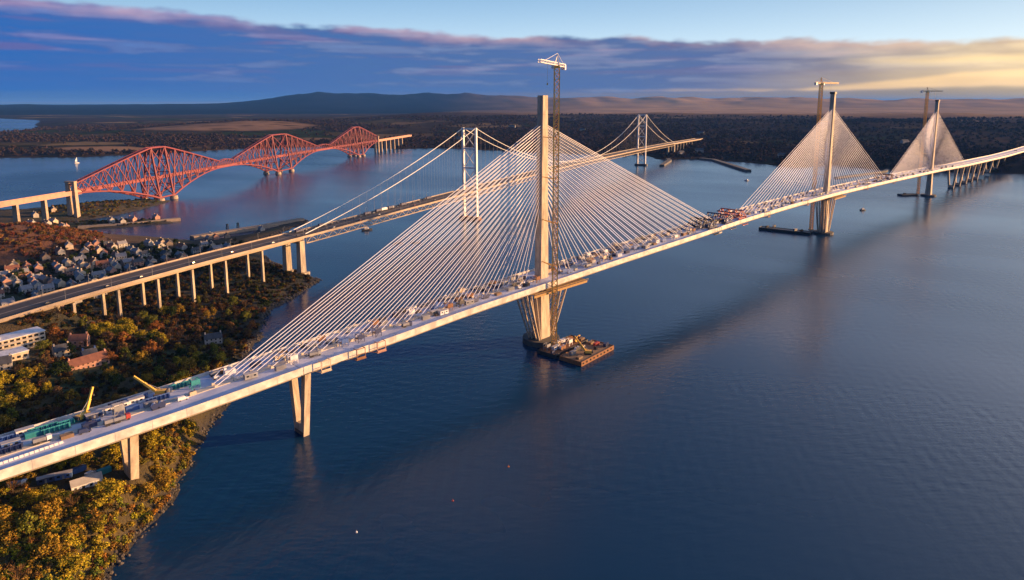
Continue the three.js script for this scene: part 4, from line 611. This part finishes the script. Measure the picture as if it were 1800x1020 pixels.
{ // harbour walls, plus a dark strip for a shadow on the water
  const wall = (name, pts, w, h, m, l) => { const mb = new MB(); for (let i = 1; i < pts.length; i++) { const a = V(pts[i - 1][0], 0, pts[i - 1][1]), b = V(pts[i][0], 0, pts[i][1]), d = b.clone().sub(a).normalize(), s = V(-d.z, 0, d.x), q = (y, k) => [a.clone().addScaledVector(s, -k), b.clone().addScaledVector(s, -k), b.clone().addScaledVector(s, k), a.clone().addScaledVector(s, k)].map((v) => v.setY(y)); mb.hexa(q(-3, w * .62), q(h, w * .5)); } return tag(mb.mesh(name, m), l, 'breakwater'); };
  wall('breakwater', [[660, -2335], [691, -2284], [683, -1925]], 17, 6, M.concreteDark, 'long dark harbour breakwater reaching out from the far shore'); wall('breakwater', [[1110, -1968], [1069, -1910], [853, -1752]], 9, 4, M.concreteDark, 'thin dark jetty behind the middle and farthest towers'); wall('shadow_strip', [[545, -2330], [536, -2270], [470, -2090]], 14, 5, M.concreteDark, 'dark strip standing in for a shadow on the water under the far end of the road bridge');  // last wall is made up, standing in for shade on the water
  wall('shadow_strip', [[-470, -962], [-440, -1000], [-400, -1050], [-356, -1116]], 12, 5, M.stone, 'long stone pier running out from the village beyond the road bridge');
  wall('shadow_strip', [[-690, -1045], [-640, -1066], [-585, -1108], [-566, -1122]], 10, 4.5, M.stone, 'low stone harbour pier in front of the railway bridge');
}

// ------------------------------------------------------------------ traffic and lamps on the road bridge
{
  const build = {
    lorry: (t, m) => { new MB().box(5, .6, 0, 2.3, 3, 2.5).mesh('cab', m, t); new MB().box(6.16, 2, 0, .06, 1.1, 2.1).mesh('windscreen', M.glass, t); new MB().box(-1.4, 1.1, 0, 10, 3, 2.55).mesh('trailer', m === M.white ? M.white : M.navy, t); for (const x of [-5, -3.8, 2.2, 5]) for (const z of [-1.1, 1.1]) put('wheel', new THREE.CylinderGeometry(.52, .52, .36, 10).rotateX(Math.PI / 2).translate(x, .52, z), M.tyre, t); },
    car: (t, m) => { const b = new MB(), q = (y, x0, x1, w) => [V(x0, y, w), V(x1, y, w), V(x1, y, -w), V(x0, y, -w)]; b.hexa(q(.35, -2.1, 2.1, .85), q(.9, -2.1, 2.1, .88)); b.mesh('body', m, t); const g = new MB(); g.hexa(q(.901, -1.7, 1.1, .82), q(1.45, -1.2, .4, .68)); g.mesh('cabin', M.glass, t); for (const x of [-1.3, 1.35]) for (const z of [-.8, .8]) put('wheel', new THREE.CylinderGeometry(.33, .33, .22, 10).rotateX(Math.PI / 2).translate(x, .33, z), M.tyre, t); },
  };
  const pr = new Map(); seed = 31;
  const put2 = (k, m, t, s, l, g) => { const p = fAt(t, s, .055), key = k + m.uuid; if (!pr.has(key)) { const th = thing(k, l, k, p, FTURN, g); build[k](th, m); pr.set(key, th); } else copy(pr.get(key), p, FTURN, l, g); };
  for (let t = -395; t < -110; t += rr(11, 17)) { const lorry = rnd() < .5, m = pick([M.navy, M.dark, M.navy, M.white, M.grey]), c = { [M.navy.uuid]: 'navy', [M.dark.uuid]: 'black', [M.white.uuid]: 'white', [M.grey.uuid]: 'grey' }[m.uuid]; put2(lorry ? 'lorry' : 'car', m, t, lorry ? -9 : -8.6, `${c} ${lorry ? 'lorry' : 'car'} queuing on the far carriageway of the road bridge`, `${lorry ? 'lorries' : 'cars'} queuing on the road bridge`); }
  for (let t = -690; t < 900; t += rr(24, 60)) { const m = pick([M.white, M.dark, M.redPaint, M.grey, M.navy]), c = { [M.navy.uuid]: 'navy', [M.dark.uuid]: 'black', [M.white.uuid]: 'white', [M.grey.uuid]: 'grey', [M.redPaint.uuid]: 'red' }[m.uuid]; put2('car', m, t, pick([5.5, 8.8]), `${c} car driving along the near carriageway of the road bridge`, 'cars on the near carriageway of the road bridge'); }
  let lamp; for (let t = -680; t < 700; t += 38) for (const s of [-15.6, 15.6]) { const p = fAt(t, s, 0), l = `grey lamp post on the ${s > 0 ? 'near' : 'far'} kerb of the road bridge`, g = `lamp posts on the ${s > 0 ? 'near' : 'far'} kerb of the road bridge`; if (!lamp) { lamp = thing('lamp_post', l, 'lamp post', p, FTURN, g); new MB().tube(V(0, 0, 0), V(0, 9, 0), .16, .1, 6).mesh('pole', M.steelGrey, lamp); new MB().bar(V(0, 9, 0), V(0, 9.5, 1.8), .12).mesh('arm', M.steelGrey, lamp); new MB().box(0, 9.4, 2, .35, .2, .9).mesh('lamp_head', M.white, lamp); } else copy(lamp, p, FTURN + (s > 0 ? Math.PI : 0), l, g); }
}

// ------------------------------------------------------------------ houses
const hProto = new Map();
function house(x, z, turn, L, W, H, wall, roof, label, group, gy, chim = true) {
  const y = gy ?? Math.min(nearHeight(x, z), nearHeight(x + 4, z), nearHeight(x, z + 4)) - .3, t = thing('house', label, 'house', V(x, y, z), turn, group), rh = W * .42;
  const b = new MB(); b.box(0, -1.5, 0, L, H + 1.5, W); b.mesh('wall', wall, t);
  for (const e of [-1, 1]) { const g = new MB(), x0 = e * L / 2, x1 = e * (L / 2 - .3); g.tri(V(x0, H, -W / 2), V(x0, H, W / 2), V(x0, H + rh, 0)); g.tri(V(x1, H, -W / 2), V(x1, H + rh, 0), V(x1, H, W / 2)); g.mesh('gable', wall, t); }
  const r = new MB(), ov = .35, e = L / 2 + .25, th = .25; for (const s of [-1, 1]) { const a = V(-e, H - ov * .8, s * (W / 2 + ov)), c = V(e, H - ov * .8, s * (W / 2 + ov)), d = V(e, H + rh, 0), f = V(-e, H + rh, 0), u = (v) => v.clone().add(V(0, th, 0)); r.hexa([a, c, d, f], [u(a), u(c), u(d), u(f)]); } const rf = r.mesh('roof', roof, t);
  if (chim) for (const e2 of [-1, 1]) { new MB().box(e2 * (L / 2 - .8), H + rh - .9, 0, .9, 2.2, 1.3).mesh('chimney', wall, rf); }
  const n = Math.max(2, Math.round(L / 3.2)), fl = H > 4 ? 2 : 1; for (let k = 0; k < fl; k++) for (let i = 0; i < n; i++) for (const s of [-1, 1]) { if (k === 0 && i === 0 && s > 0) { new MB().box(-L / 2 + L * .5 / n, .1, s * (W / 2 + .02), 1, 2.1, .08).mesh('door', M.slate, t); continue; } new MB().box(-L / 2 + L * (i + .5) / n, .9 + k * 2.6, s * (W / 2 + .02), 1.1, 1.3, .08).mesh('window', M.glass, t); }
  return t;
}
{
  const VIL = [[-540, -692], [-546, -708], [-544, -723], [-521, -704], [-513, -701], [-502, -697], [-490, -690], [-475, -679], [-541, -743], [-528, -754], [-526, -770], [-520, -781], [-525, -796], [-544, -857], [-526, -833], [-511, -817], [-493, -846], [-481, -802], [-481, -764], [-488, -750], [-479, -720], [-452, -697], [-443, -705], [-461, -759], [-448, -787], [-444, -772], [-440, -748], [-444, -674], [-449, -659], [-420, -649], [-434, -817], [-398, -759], [-497, -731], [-512, -738], [-457, -775], [-452, -733], [-426, -733], [-424, -762], [-459, -817], [-462, -850], [-505, -765], [-470, -705], [-560, -680], [-565, -735], [-500, -780], [-411, -690], [-400, -720], [-478, -830], [-420, -790], [-405, -800], [-509, -637], [-500, -600], [-475, -607], [-428, -608], [-415, -615], [-492, -655], [-505, -615], [-455, -618], [-438, -640], [-470, -640], [-530, -640], [-425, -625], [-545, -655], [-408, -640]];
  seed = 808; const walls = [[M.harl, 'white'], [M.harl, 'white'], [M.cream, 'cream'], [M.stone, 'grey stone'], [M.pinkWall, 'pink']], roofs = [[M.slate, 'slate'], [M.greySlate, 'pale slate'], [M.greySlate, 'pale slate'], [M.tile, 'red tile']];
  { const P = [[-430, -650], [-395, -715], [-345, -800], [-372, -870], [-470, -900], [-560, -860], [-585, -700], [-540, -640]], xs = VIL.slice(); for (let i = 0, k = 0; i < 4000 && k < 42; i++) { const x = rr(-590, -345), z = rr(-900, -640), [t2, s2] = fabt(x, z); if (sdf(P, x, z) > 0 && sdf(NEAR, x, z) > 14 && Math.abs(s2) > 20 && !xs.some(([a, b]) => Math.hypot(a - x, b - z) < 13)) { xs.push([x, z]); k++; } } VIL.length = 0; VIL.push(...xs); }
  VIL.forEach(([x, z]) => { const [w, wn] = pick(walls), [r, rn] = pick(roofs), zone = z > -715 ? 'nearest the road bridge approach' : z > -780 ? 'in the middle of the village' : 'on the harbour side of the village'; house(x, z, pick([-.75, -.6, .85, -.9]) + rr(-.15, .15), rr(9, 14), rr(7, 8.5), rr(4.8, 5.8), w, r, `${wn} house with a ${rn} roof ${zone}`, `${wn} ${rn}-roofed houses ${zone}`); });
  [[-747, -1021], [-729, -1030], [-712, -1004], [-696, -1021], [-672, -985], [-637, -1076], [-629, -1090], [-744, -1066], [-655, -1075], [-806, -1160], [-806, -1113], [-600, -1110]].forEach(([x, z]) => { const [w, wn] = pick(walls), [r, rn] = pick(roofs); house(x, z, rr(-.9, -.4), rr(10, 16), 8, rr(4.8, 6), w, r, `${wn} house with a ${rn} roof by the harbour before the railway bridge`, `${wn} ${rn}-roofed houses by the old harbour`); });
  [[-452, -985], [-425, -940], [-447, -965], [-393, -857], [-390, -1022], [-367, -844], [-415, -955]].forEach(([x, z]) => { const [w, wn] = pick(walls), [r, rn] = pick(roofs); house(x, z, rr(-1, -.7), rr(8, 13), 7, rr(4, 5.4), w, r, `${wn} building with a ${rn} roof on the point by the long stone pier`, `${wn} ${rn}-roofed buildings on the point`); });
  house(-243, -520, .5, 13, 8, 5, M.harl, M.slate, 'lone white house among trees on the slope below the road bridge piers'); house(-321, -474, .3, 12, 8, 6, M.pinkWall, M.tile, 'pink house in the wood beside the hotel'); house(-291, -436, .95, 24, 9, 4.5, M.pinkWall, M.tile, 'long pink building with a red roof in the wood below the hotel'); house(-318, -450, .8, 10, 8, 5, M.cream, M.slate, 'cream house between the hotel and the long pink building'); house(-300, -452, .8, 9, 7, 4, M.blue, M.slate, 'small blue building beside the long pink one'); house(-336, -416, .6, 14, 9, 4.5, M.harl, M.slate, 'white building with a slate roof in front of the hotel');
}
{ // the long hotel above the wood
  const o = V(-356, nearHeight(-356, -449) - 1, -449), t = thing('hotel', 'long flat-roofed hotel with golden-lit balconies above the wood', 'hotel', o, .95), L = 44, W = 14, fl = 3;
  new MB().box(0, -2, 0, L, 2 + fl * 3.1, W).mesh('wall', M.cream, t); new MB().box(0, fl * 3.1 + .002, 0, L + .8, .5, W + .8).mesh('roof', M.white, t); new MB().box(-8, fl * 3.1 + .505, 1, 9, 2, 6).mesh('plant_room', M.flat, t);
  for (let k = 0; k < fl; k++) { for (let i = 0; i < 12; i++) for (const s of [-1, 1]) new MB().box(-L / 2 + L * (i + .5) / 12, .9 + k * 3.1, s * (W / 2 + .02), 2.4, 1.5, .08).mesh('window', M.glass, t); if (k) for (const s of [-1, 1]) { const b = new MB(); b.box(0, k * 3.1 - .2, s * (W / 2 + .75), L - 1, .2, 1.4); b.box(0, k * 3.1, s * (W / 2 + 1.4), L - 1, .9, .1); b.mesh('balcony', M.harl, t); } for (let j = 0; j < 3; j++) for (const s of [-1, 1]) new MB().box(s * (L / 2 + .02), .9 + k * 3.1, -5 + j * 5, .08, 1.4, 1.6).mesh('window', M.glass, t); }
  const u = V(-344, nearHeight(-344, -427) - .6, -427), w = thing('hotel_wing', 'low white-roofed wing in front of the hotel', 'building', u, .95); new MB().box(0, -2, 0, 30, 6.5, 12).mesh('wall', M.cream, w); new MB().box(0, 4.502, 0, 30.8, .45, 12.8).mesh('roof', M.white, w); for (let i = 0; i < 8; i++) for (const s of [-1, 1]) new MB().box(-13 + i * 3.7, 1, s * 6.02, 2.2, 1.6, .08).mesh('window', M.glass, w);
}
// works compound on the shore under the deck
house(-209, -303, .72, 13, 5, 3.2, M.white, M.flat, 'long white shed in the compound on the shore below the deck', null, null, false); item('cabin', M.blue, V(-222, nearHeight(-222, -306), -306), .5, 'blue cabin in the shore compound below the deck'); item('container', M.blue, V(-219, nearHeight(-219, -313), -313), .9, 'blue container in the shore compound below the deck'); item('container', M.teal, V(-207, nearHeight(-207, -314), -314), .9, 'teal container in the shore compound below the deck'); item('van', M.white, V(-212, nearHeight(-212, -311), -311), 1.2, 'white van parked in the shore compound'); item('cabin', M.navy, V(-228, nearHeight(-228, -302), -302), .6, 'navy cabin in the shore compound below the deck'); item('truck', M.white, V(-238, nearHeight(-238, -297), -297), .4, 'white truck half hidden by trees in the shore compound');

// ------------------------------------------------------------------ trees
function crown(r, h, n, leaf, s0) {                                    // leaf-sized faces through several lumps, thin at the edges
  seed = s0; const pos = [], cl = [], lumps = []; for (let i = 0; i < 14; i++) { const a = rr(0, 6.28), e = rr(-.45, 1), q = rr(.2, .8); lumps.push([Math.cos(a) * q * r * (1 - .45 * Math.max(e, 0)), h * (.5 + .42 * e), Math.sin(a) * q * r * (1 - .45 * Math.max(e, 0)), rr(.2, .5) * r]); }
  lumps.push([0, h * .82, 0, r * .45]);
  for (let i = 0; i < n; i++) {
    const [cx, cy, cz, lr] = lumps[i % lumps.length], d = V(rr(-1, 1), rr(-.75, 1), rr(-1, 1)).normalize(), q = lr * Math.pow(rnd(), .28) * (1 + .3 * (rnd() - .4)), p = V(cx + d.x * q, Math.max(.6, cy + d.y * q * .85), cz + d.z * q);
    const N = d.clone().add(V(rr(-.8, .8), rr(-.5, .9), rr(-.8, .8))).normalize(), U = N.clone().cross(V(rr(-1, 1), rr(-1, 1), rr(-1, 1))).normalize(), W = N.clone().cross(U), k = leaf * rr(.55, 1.25);
    const a = p.clone().addScaledVector(U, k), b = p.clone().addScaledVector(W, k * .75), c = p.clone().addScaledVector(U, -k * .8), e = p.clone().addScaledVector(W, -k * .7);
    const t = rr(.55, 1.35), w = rr(.85, 1.12);
    for (const v of [a, b, c, a, c, e]) { pos.push(v.x, v.y, v.z); cl.push(t, t * w, t); }
  }
  const g = new THREE.BufferGeometry(); g.setAttribute('position', new THREE.Float32BufferAttribute(pos, 3)); g.setAttribute('color', new THREE.Float32BufferAttribute(cl, 3)); g.computeVertexNormals(); return g;
}
const leafMat = (r, g, b) => new THREE.MeshLambertMaterial({ color: new THREE.Color().setRGB(r, g, b), vertexColors: true });
const LEAF = { golden: leafMat(.28, .22, .02), ochre: leafMat(.25, .16, .022), olive: leafMat(.12, .125, .02), brown: leafMat(.15, .085, .035), russet: leafMat(.24, .10, .03), green: leafMat(.03, .045, .014), bare: leafMat(.07, .05, .038) };
function twigs(r, h, n, s0) {                                         // a leafless crown of boughs that fork into thin twigs
  seed = s0; const m = new MB();
  for (let i = 0; i < 15; i++) { const a = rr(0, 6.28), e = rr(.25, 1.35), A = V(0, h * rr(.25, .5), 0), B = A.clone().add(V(Math.cos(a) * Math.cos(e) * r * .8, Math.sin(e) * h * .5, Math.sin(a) * Math.cos(e) * r * .8)); m.tube(A, B, .13, .05, 4);
    for (let k = 0; k < n; k++) { const P = A.clone().lerp(B, rr(.35, 1)), D = B.clone().sub(A).normalize().add(V(rr(-.9, .9), rr(-.2, 1), rr(-.9, .9))).normalize().multiplyScalar(rr(.14, .34) * h * .5), W = D.clone().cross(V(rr(-1, 1), rr(-1, 1), rr(-1, 1))).normalize().multiplyScalar(rr(.05, .12)); m.quad(P.clone().sub(W), P.clone().add(W), P.clone().add(D).addScaledVector(W, .3), P.clone().add(D).addScaledVector(W, -.3)); } }
  const g = m.geo(); g.setAttribute('color', new THREE.Float32BufferAttribute(new Float32Array(g.attributes.position.count * 3).fill(1), 3)); return g;
}
const CR = [crown(4.6, 8.5, 1150, .42, 11), crown(5.4, 10.5, 1350, .44, 12), crown(3.8, 6.2, 900, .38, 13), crown(4.0, 12.5, 1150, .4, 14), crown(6.2, 9.4, 1500, .46, 15), twigs(4.6, 9.5, 26, 16)], CH = [8.5, 10.5, 6.2, 12.5, 9.4, 9.5];
const trunkG = CH.map((h) => { const m = new MB(); m.tube(V(0, -.8, 0), V(.15, h * .5, .1), .34, .2, 7); m.tube(V(.15, h * .45, .1), V(1.3, h * .78, .5), .17, .06, 5); m.tube(V(.15, h * .42, .1), V(-1.2, h * .72, -.7), .16, .06, 5); m.tube(V(.1, h * .5, .1), V(.2, h * .9, -.1), .2, .05, 5); return m.geo(); });
const tProto = new Map();
const MARKS = [[-357, -457, 48, 'beside the hotel'], [-291, -436, 34, 'around the long pink building'], [-243, -520, 38, 'around the lone white house'], [-218, -306, 32, 'around the shore compound'], [-193, -318, 26, 'at the foot of the landward pier'], [-235, -645, 60, 'near the tall portal pier of the road bridge'], [-330, -600, 55, 'under the road bridge viaduct']];
function where(x, z) {
  for (const [a, b, r, t] of MARKS) if (Math.hypot(a - x, b - z) < r) return t;
  const sd = sdf(NEAR, x, z), [t, s] = fabt(x, z), q = (x - QN.x) * QR.x + (z - QN.z) * QR.z;
  if (z < -640) return s > 0 ? 'between the village and the viaduct' : sd < 60 ? 'by the harbour edge of the village' : 'among the village houses';
  if (sd < 13) return 'at the water edge'; if (q > 24) return sd < 40 ? 'on the shore bank below the deck' : 'in the shore wood below the deck, back from the water'; if (q > -24) return 'in the shade beneath the deck'; if (q > -75) return 'in the strip of wood along the deck'; return sd < 60 ? 'on the slope above the inlet' : 'in the middle of the wood between the bridges';
}
function tree(kind, colour, x, z, k, label, group) {
  if (label.includes('@')) { const size = k > 1.02 ? 'tall' : k > .9 ? 'medium-sized' : 'small', form = ['round-crowned', 'full-crowned', 'low', 'slender', 'broad', 'open-branched'][kind], w = where(x, z); label = label.replace('@', `${size} ${form}`).replace('#', w); group = group.replace('@', `${size} ${form}`).replace('#', w); }
  const key = kind + colour, p = V(x, nearHeight(x, z) - .25, z), turn = rr(0, 6.28), sc = [k * rr(.9, 1.15), k * rr(.85, 1.15), k * rr(.9, 1.15)];
  if (!tProto.has(key)) { const t = thing('tree', label, 'tree', p, turn, group); put('crown', CR[kind], LEAF[colour], t); put('trunk', trunkG[kind], M.trunk, t); t.scale.set(...sc); tProto.set(key, t); return t; }
  return copy(tProto.get(key), p, turn, label, group, sc);
}
const onPath = (x, z, pad = 8) => { // keep the piers, the buildings and the road clear
  for (const [a, w] of [[-220, 9], [-314, 10], [-405, 10]]) { const q = Q(a, 0, 0); if (Math.hypot(q.x - x, q.z - z) < w + pad * .3) return true; }
  const [t, s] = fabt(x, z); if (t > -780 && t < -380 && Math.abs(s) < (t < -655 ? (pad > 4 ? 24 : 17.5) : pad > 4 ? 17 : 0)) return true;
  for (const [bx, bz, br] of [[-357, -457, 22], [-342, -432, 15], [-243, -520, 9], [-321, -474, 9], [-291, -436, 13], [-318, -450, 8], [-336, -416, 10], [-213, -306, 13], [-226, -303, 10], [-300, -452, 7]]) if (Math.hypot(bx - x, bz - z) < br) return true;
  return false;
};
const inPoly = (P, x, z) => sdf(P, x, z) > 0;
const placed = [];
function scatter(P, n, gap, fn) { let x0 = 1e9, x1 = -1e9, z0 = 1e9, z1 = -1e9; for (const [x, z] of P) { x0 = Math.min(x0, x); x1 = Math.max(x1, x); z0 = Math.min(z0, z); z1 = Math.max(z1, z); } let made = 0; for (let i = 0; i < n * 60 && made < n; i++) { const x = rr(x0, x1), z = rr(z0, z1); if (!inPoly(P, x, z) || sdf(NEAR, x, z) < (z > -420 ? 1.5 : 5) || onPath(x, z)) continue; if (placed.some(([a, b, g]) => (a - x) ** 2 + (b - z) ** 2 < (gap * .5 + g * .5) ** 2)) continue; placed.push([x, z, gap]); fn(x, z); made++; } return made; }
const WOODA = [[-290, -225], [-168, -225], [-170, -300], [-182, -360], [-205, -395], [-260, -345], [-330, -290], [-330, -225]], WOODB = [[-250, -352], [-200, -400], [-190, -440], [-205, -520], [-225, -590], [-240, -640], [-300, -610], [-345, -545], [-390, -500], [-420, -430], [-400, -320], [-330, -300]], WOODC = [[-420, -640], [-380, -700], [-330, -800], [-360, -880], [-470, -900], [-560, -870], [-590, -700], [-540, -640]];
seed = 555;
const mixA = () => { const u = rnd(); return u < .56 ? 'golden' : u < .8 ? 'ochre' : u < .92 ? 'olive' : 'brown'; }, mixB = () => { const u = rnd(); return u < .07 ? 'golden' : u < .2 ? 'ochre' : u < .42 ? 'brown' : u < .64 ? 'bare' : u < .82 ? 'green' : u < .9 ? 'olive' : 'russet'; }, mixC = () => { const u = rnd(); return u < .6 ? 'green' : u < .85 ? 'bare' : 'olive'; };
const cn = { golden: 'golden-leaved', ochre: 'ochre-leaved', olive: 'olive green', brown: 'dull brown', russet: 'russet-leaved', green: 'dark green', bare: 'bare grey-brown' };
scatter(WOODA, 108, 5.7, (x, z) => { const c = mixA(); tree(c === 'brown' ? 5 : pick([0, 1, 2, 2, 4]), c, x, z, rr(.8, 1.25), `@ ${cn[c]} tree #`, `@ ${cn[c]} trees #`); });
const glow = (x, z, r) => Array.from({ length: 10 }, (_, i) => [x + r * Math.cos(i * .628), z + r * Math.sin(i * .628)]);
scatter(glow(-313, -506, 19), 9, 5.5, (x, z) => tree(pick([0, 1, 4]), 'golden', x, z, rr(.9, 1.2), 'golden-leaved tree at the foot of the road bridge abutment', 'golden trees at the road bridge abutment'));
scatter(glow(-303, -385, 20), 9, 6, (x, z) => tree(pick([0, 1, 4]), 'golden', x, z, rr(.9, 1.2), 'golden-leaved tree below the hotel beside the works yard deck', 'golden trees below the hotel'));
scatter(WOODB, 165, 7.6, (x, z) => { const c = mixB(); tree(c === 'bare' || (c === 'brown' && rnd() < .5) ? 5 : pick([0, 1, 3, 4]), c, x, z, rr(.75, 1.15), `@ ${cn[c]} tree #`, `@ ${cn[c]} trees #`); });
scatter(WOODC, 80, 8, (x, z) => { const c = mixC(); tree(c === 'bare' ? 5 : pick([0, 1, 4]), c, x, z, rr(.6, 1), `@ ${cn[c]} tree #`, `@ ${cn[c]} trees #`); });
{ // undergrowth and scrub that nobody could count
  const bush = crown(2.1, 2.4, 210, .36, 77), col = new THREE.Color(), mat = new THREE.MeshLambertMaterial({ color: 0xffffff, vertexColors: true });
  const grow = (name, P, n, pal, label, s0, s1, sea = 3) => { const mats = [], cols = []; let x0 = 1e9, x1 = -1e9, z0 = 1e9, z1 = -1e9; for (const [x, z] of P) { x0 = Math.min(x0, x); x1 = Math.max(x1, x); z0 = Math.min(z0, z); z1 = Math.max(z1, z); } const D = new THREE.Object3D(); for (let i = 0, k = 0; i < n * 12 && k < n; i++) { const x = rr(x0, x1), z = rr(z0, z1); if (!inPoly(P, x, z) || sdf(NEAR, x, z) < sea || onPath(x, z, 2)) continue; const h = nearHeight(x, z); if (h < .9) continue; if (nz(x / 26, z / 26, 40) > .4) continue; const s = rr(s0, s1); D.position.set(x, h - .3, z); D.rotation.set(0, rr(0, 6.28), 0); D.scale.set(s, s * rr(.7, 1.1), s); D.updateMatrix(); mats.push(D.matrix.clone()); cols.push(pick(pal).map((v) => v * rr(.7, 1.25))); k++; } const im = new THREE.InstancedMesh(bush, mat, mats.length); mats.forEach((m, i) => { im.setMatrixAt(i, m); im.setColorAt(i, col.setRGB(...cols[i])); }); im.name = numbered(name); im.castShadow = im.receiveShadow = true; scene.add(im); tag(im, label, null, null, 'stuff'); };
  grow('undergrowth', WOODA, 3200, [[.27, .20, .022], [.22, .15, .022], [.14, .13, .02], [.12, .08, .025]], 'golden bracken and scrub on the shore below the deck', .6, 1.35, .5);
  grow('undergrowth', WOODB, 2600, [[.07, .042, .02], [.035, .035, .013], [.10, .055, .02], [.03, .026, .016], [.17, .10, .02]], 'dark scrub and bramble in the wood between the bridges', .6, 1.5);
  grow('shrubbery', WOODC, 1500, [[.03, .04, .014], [.05, .042, .026], [.04, .05, .02]], 'dark gardens and hedges among the village houses', .5, 1.4);
  grow('undergrowth', [[-760, -800], [-560, -780], [-560, -900], [-600, -960], [-760, -980]], 1500, [[.16, .075, .032], [.12, .06, .028], [.19, .10, .04]], 'russet bracken covering the hill behind the village', .7, 1.8);
  grow('undergrowth', [[-830, -1140], [-690, -1140], [-690, -1300], [-760, -1380], [-880, -1300]], 420, [[.05, .05, .02], [.10, .08, .025], [.16, .12, .03]], 'scrub on the headland below the railway bridge', .7, 1.6);
  grow('undergrowth', [[-760, -980], [-620, -960], [-560, -1010], [-700, -1060], [-780, -1060]], 420, [[.03, .04, .014], [.05, .042, .026]], 'dark gardens around the old harbour', .6, 1.4);
  grow('undergrowth', [[-690, -1030], [-560, -1090], [-590, -1130], [-750, -1090]], 170, [[.03, .036, .016], [.06, .05, .025]], 'dark scrub on the harbour spit before the railway bridge', .6, 1.5);
  grow('undergrowth', [[-430, -560], [-340, -545], [-300, -610], [-235, -640], [-222, -700], [-230, -745], [-290, -800], [-380, -840], [-420, -700]], 2300, [[.035, .035, .014], [.055, .04, .022], [.10, .07, .02], [.03, .028, .016]], 'dark scrub and gardens under the road bridge piers', .5, 1.5, 2);
  { const g = new THREE.IcosahedronGeometry(1, 1), p = g.attributes.position, D = new THREE.Object3D(), mats = []; for (let i = 0; i < p.count; i++) { const k = .8 + .4 * Math.abs(nz(p.getX(i) * 2, p.getY(i) * 2, p.getZ(i) * 2)); p.setXYZ(i, p.getX(i) * k, p.getY(i) * k * .7, p.getZ(i) * k); } g.computeVertexNormals();
    for (let i = 1; i < 27; i++) { const [ax, az] = NEAR[i - 1], [bx, bz] = NEAR[i], n = Math.hypot(bx - ax, bz - az) * 1.5; for (let k = 0; k < n; k++) { const t = rnd(), x = mix(ax, bx, t) + rr(-6, 3), z = mix(az, bz, t) + rr(-3, 3), h = nearHeight(x, z); if (h < -1.2 || h > 2.6) continue; const q = rr(.25, 1.3); D.position.set(x, Math.max(h, -.4), z); D.rotation.set(rr(0, 3), rr(0, 3), rr(0, 3)); D.scale.set(q * rr(.8, 1.6), q, q); D.updateMatrix(); mats.push(D.matrix.clone()); } }
    const im = new THREE.InstancedMesh(g, M.rock, mats.length); mats.forEach((m, i) => im.setMatrixAt(i, m)); im.name = 'shingle'; scene.add(im); tag(im, 'dark boulders and shingle along the waterline of the near shore', null, null, 'stuff'); }
  // the far shore's woods read as one mass
  const clump = crown(11, 10, 60, 3.0, 91), D = new THREE.Object3D(), mats = []; seed = 1212;
  for (let i = 0; i < 60000 && mats.length < 16000; i++) { const a = rr(-44, 52) * Math.PI / 180, r = 1750 + 4600 * Math.pow(rnd(), 1.35), x = r * Math.sin(a), z = -r * Math.cos(a), sd = sdf(FAR, x, z); if (sd < 12) continue; if (sd > 260 && fbm(x / 1300, z / 700, 12, 4) < -.06 && rnd() > (x > -500 ? .5 : .06)) continue; if (Math.hypot((x + 1800) / 560, (z + 4250) / 360) < 1.05 || Math.hypot((x + 1640) / 190, (z + 2700) / 90) < 1.05 || Math.hypot((x + 1150) / 260, (z + 3350) / 130) < 1) continue; const s = rr(.5, 1.25); D.position.set(x, farHeight(x, z) - 1, z); D.rotation.set(0, rr(0, 6.28), 0); D.scale.set(s, s * rr(.7, 1.2), s); D.updateMatrix(); mats.push(D.matrix.clone()); }
  const im = new THREE.InstancedMesh(clump, mat, mats.length); mats.forEach((m, i) => { im.setMatrixAt(i, m); const k = rr(.7, 1.4); im.setColorAt(i, col.setRGB(.056 * k, .040 * k, .032 * k)); }); im.name = 'forest'; scene.add(im); tag(im, 'dark woods along the far shore of the firth', null, null, 'stuff');
}
{ // a few pale buildings that catch the light across the water
  seed = 66; [[90, 0, -4300, 34, 'beyond the road bridge on the wooded slope'], [60, 410, -3900, 26, 'on the wooded slope above the nearest tower'], [130, 470, -5200, 30, 'high in the far woods'], [900, 1010, -3600, 30, 'in the woods above the harbour'], [0, 700, -2500, 24, 'close to the harbour at the end of the road bridge'], [0, 620, -2450, 18, 'beside the end of the road bridge'], [0, 1700, -2900, 28, 'in the woods between the middle and farthest towers'], [0, 2050, -2600, 24, 'above the farthest tower'], [0, -260, -3300, 22, 'near the shore behind the railway bridge end'], [0, 930, -2300, 22, 'on the shore behind the harbour breakwater']].forEach(([, x, z, L, where]) => { const y = farHeight(x, z) - .5; house(x, z, rr(-.5, .5), L, 12, 7, M.harl, M.slate, `pale long building ${where}`, null, y + 1.5, false).scale.setScalar(1.25); });
}

renderer.render(scene, camera);
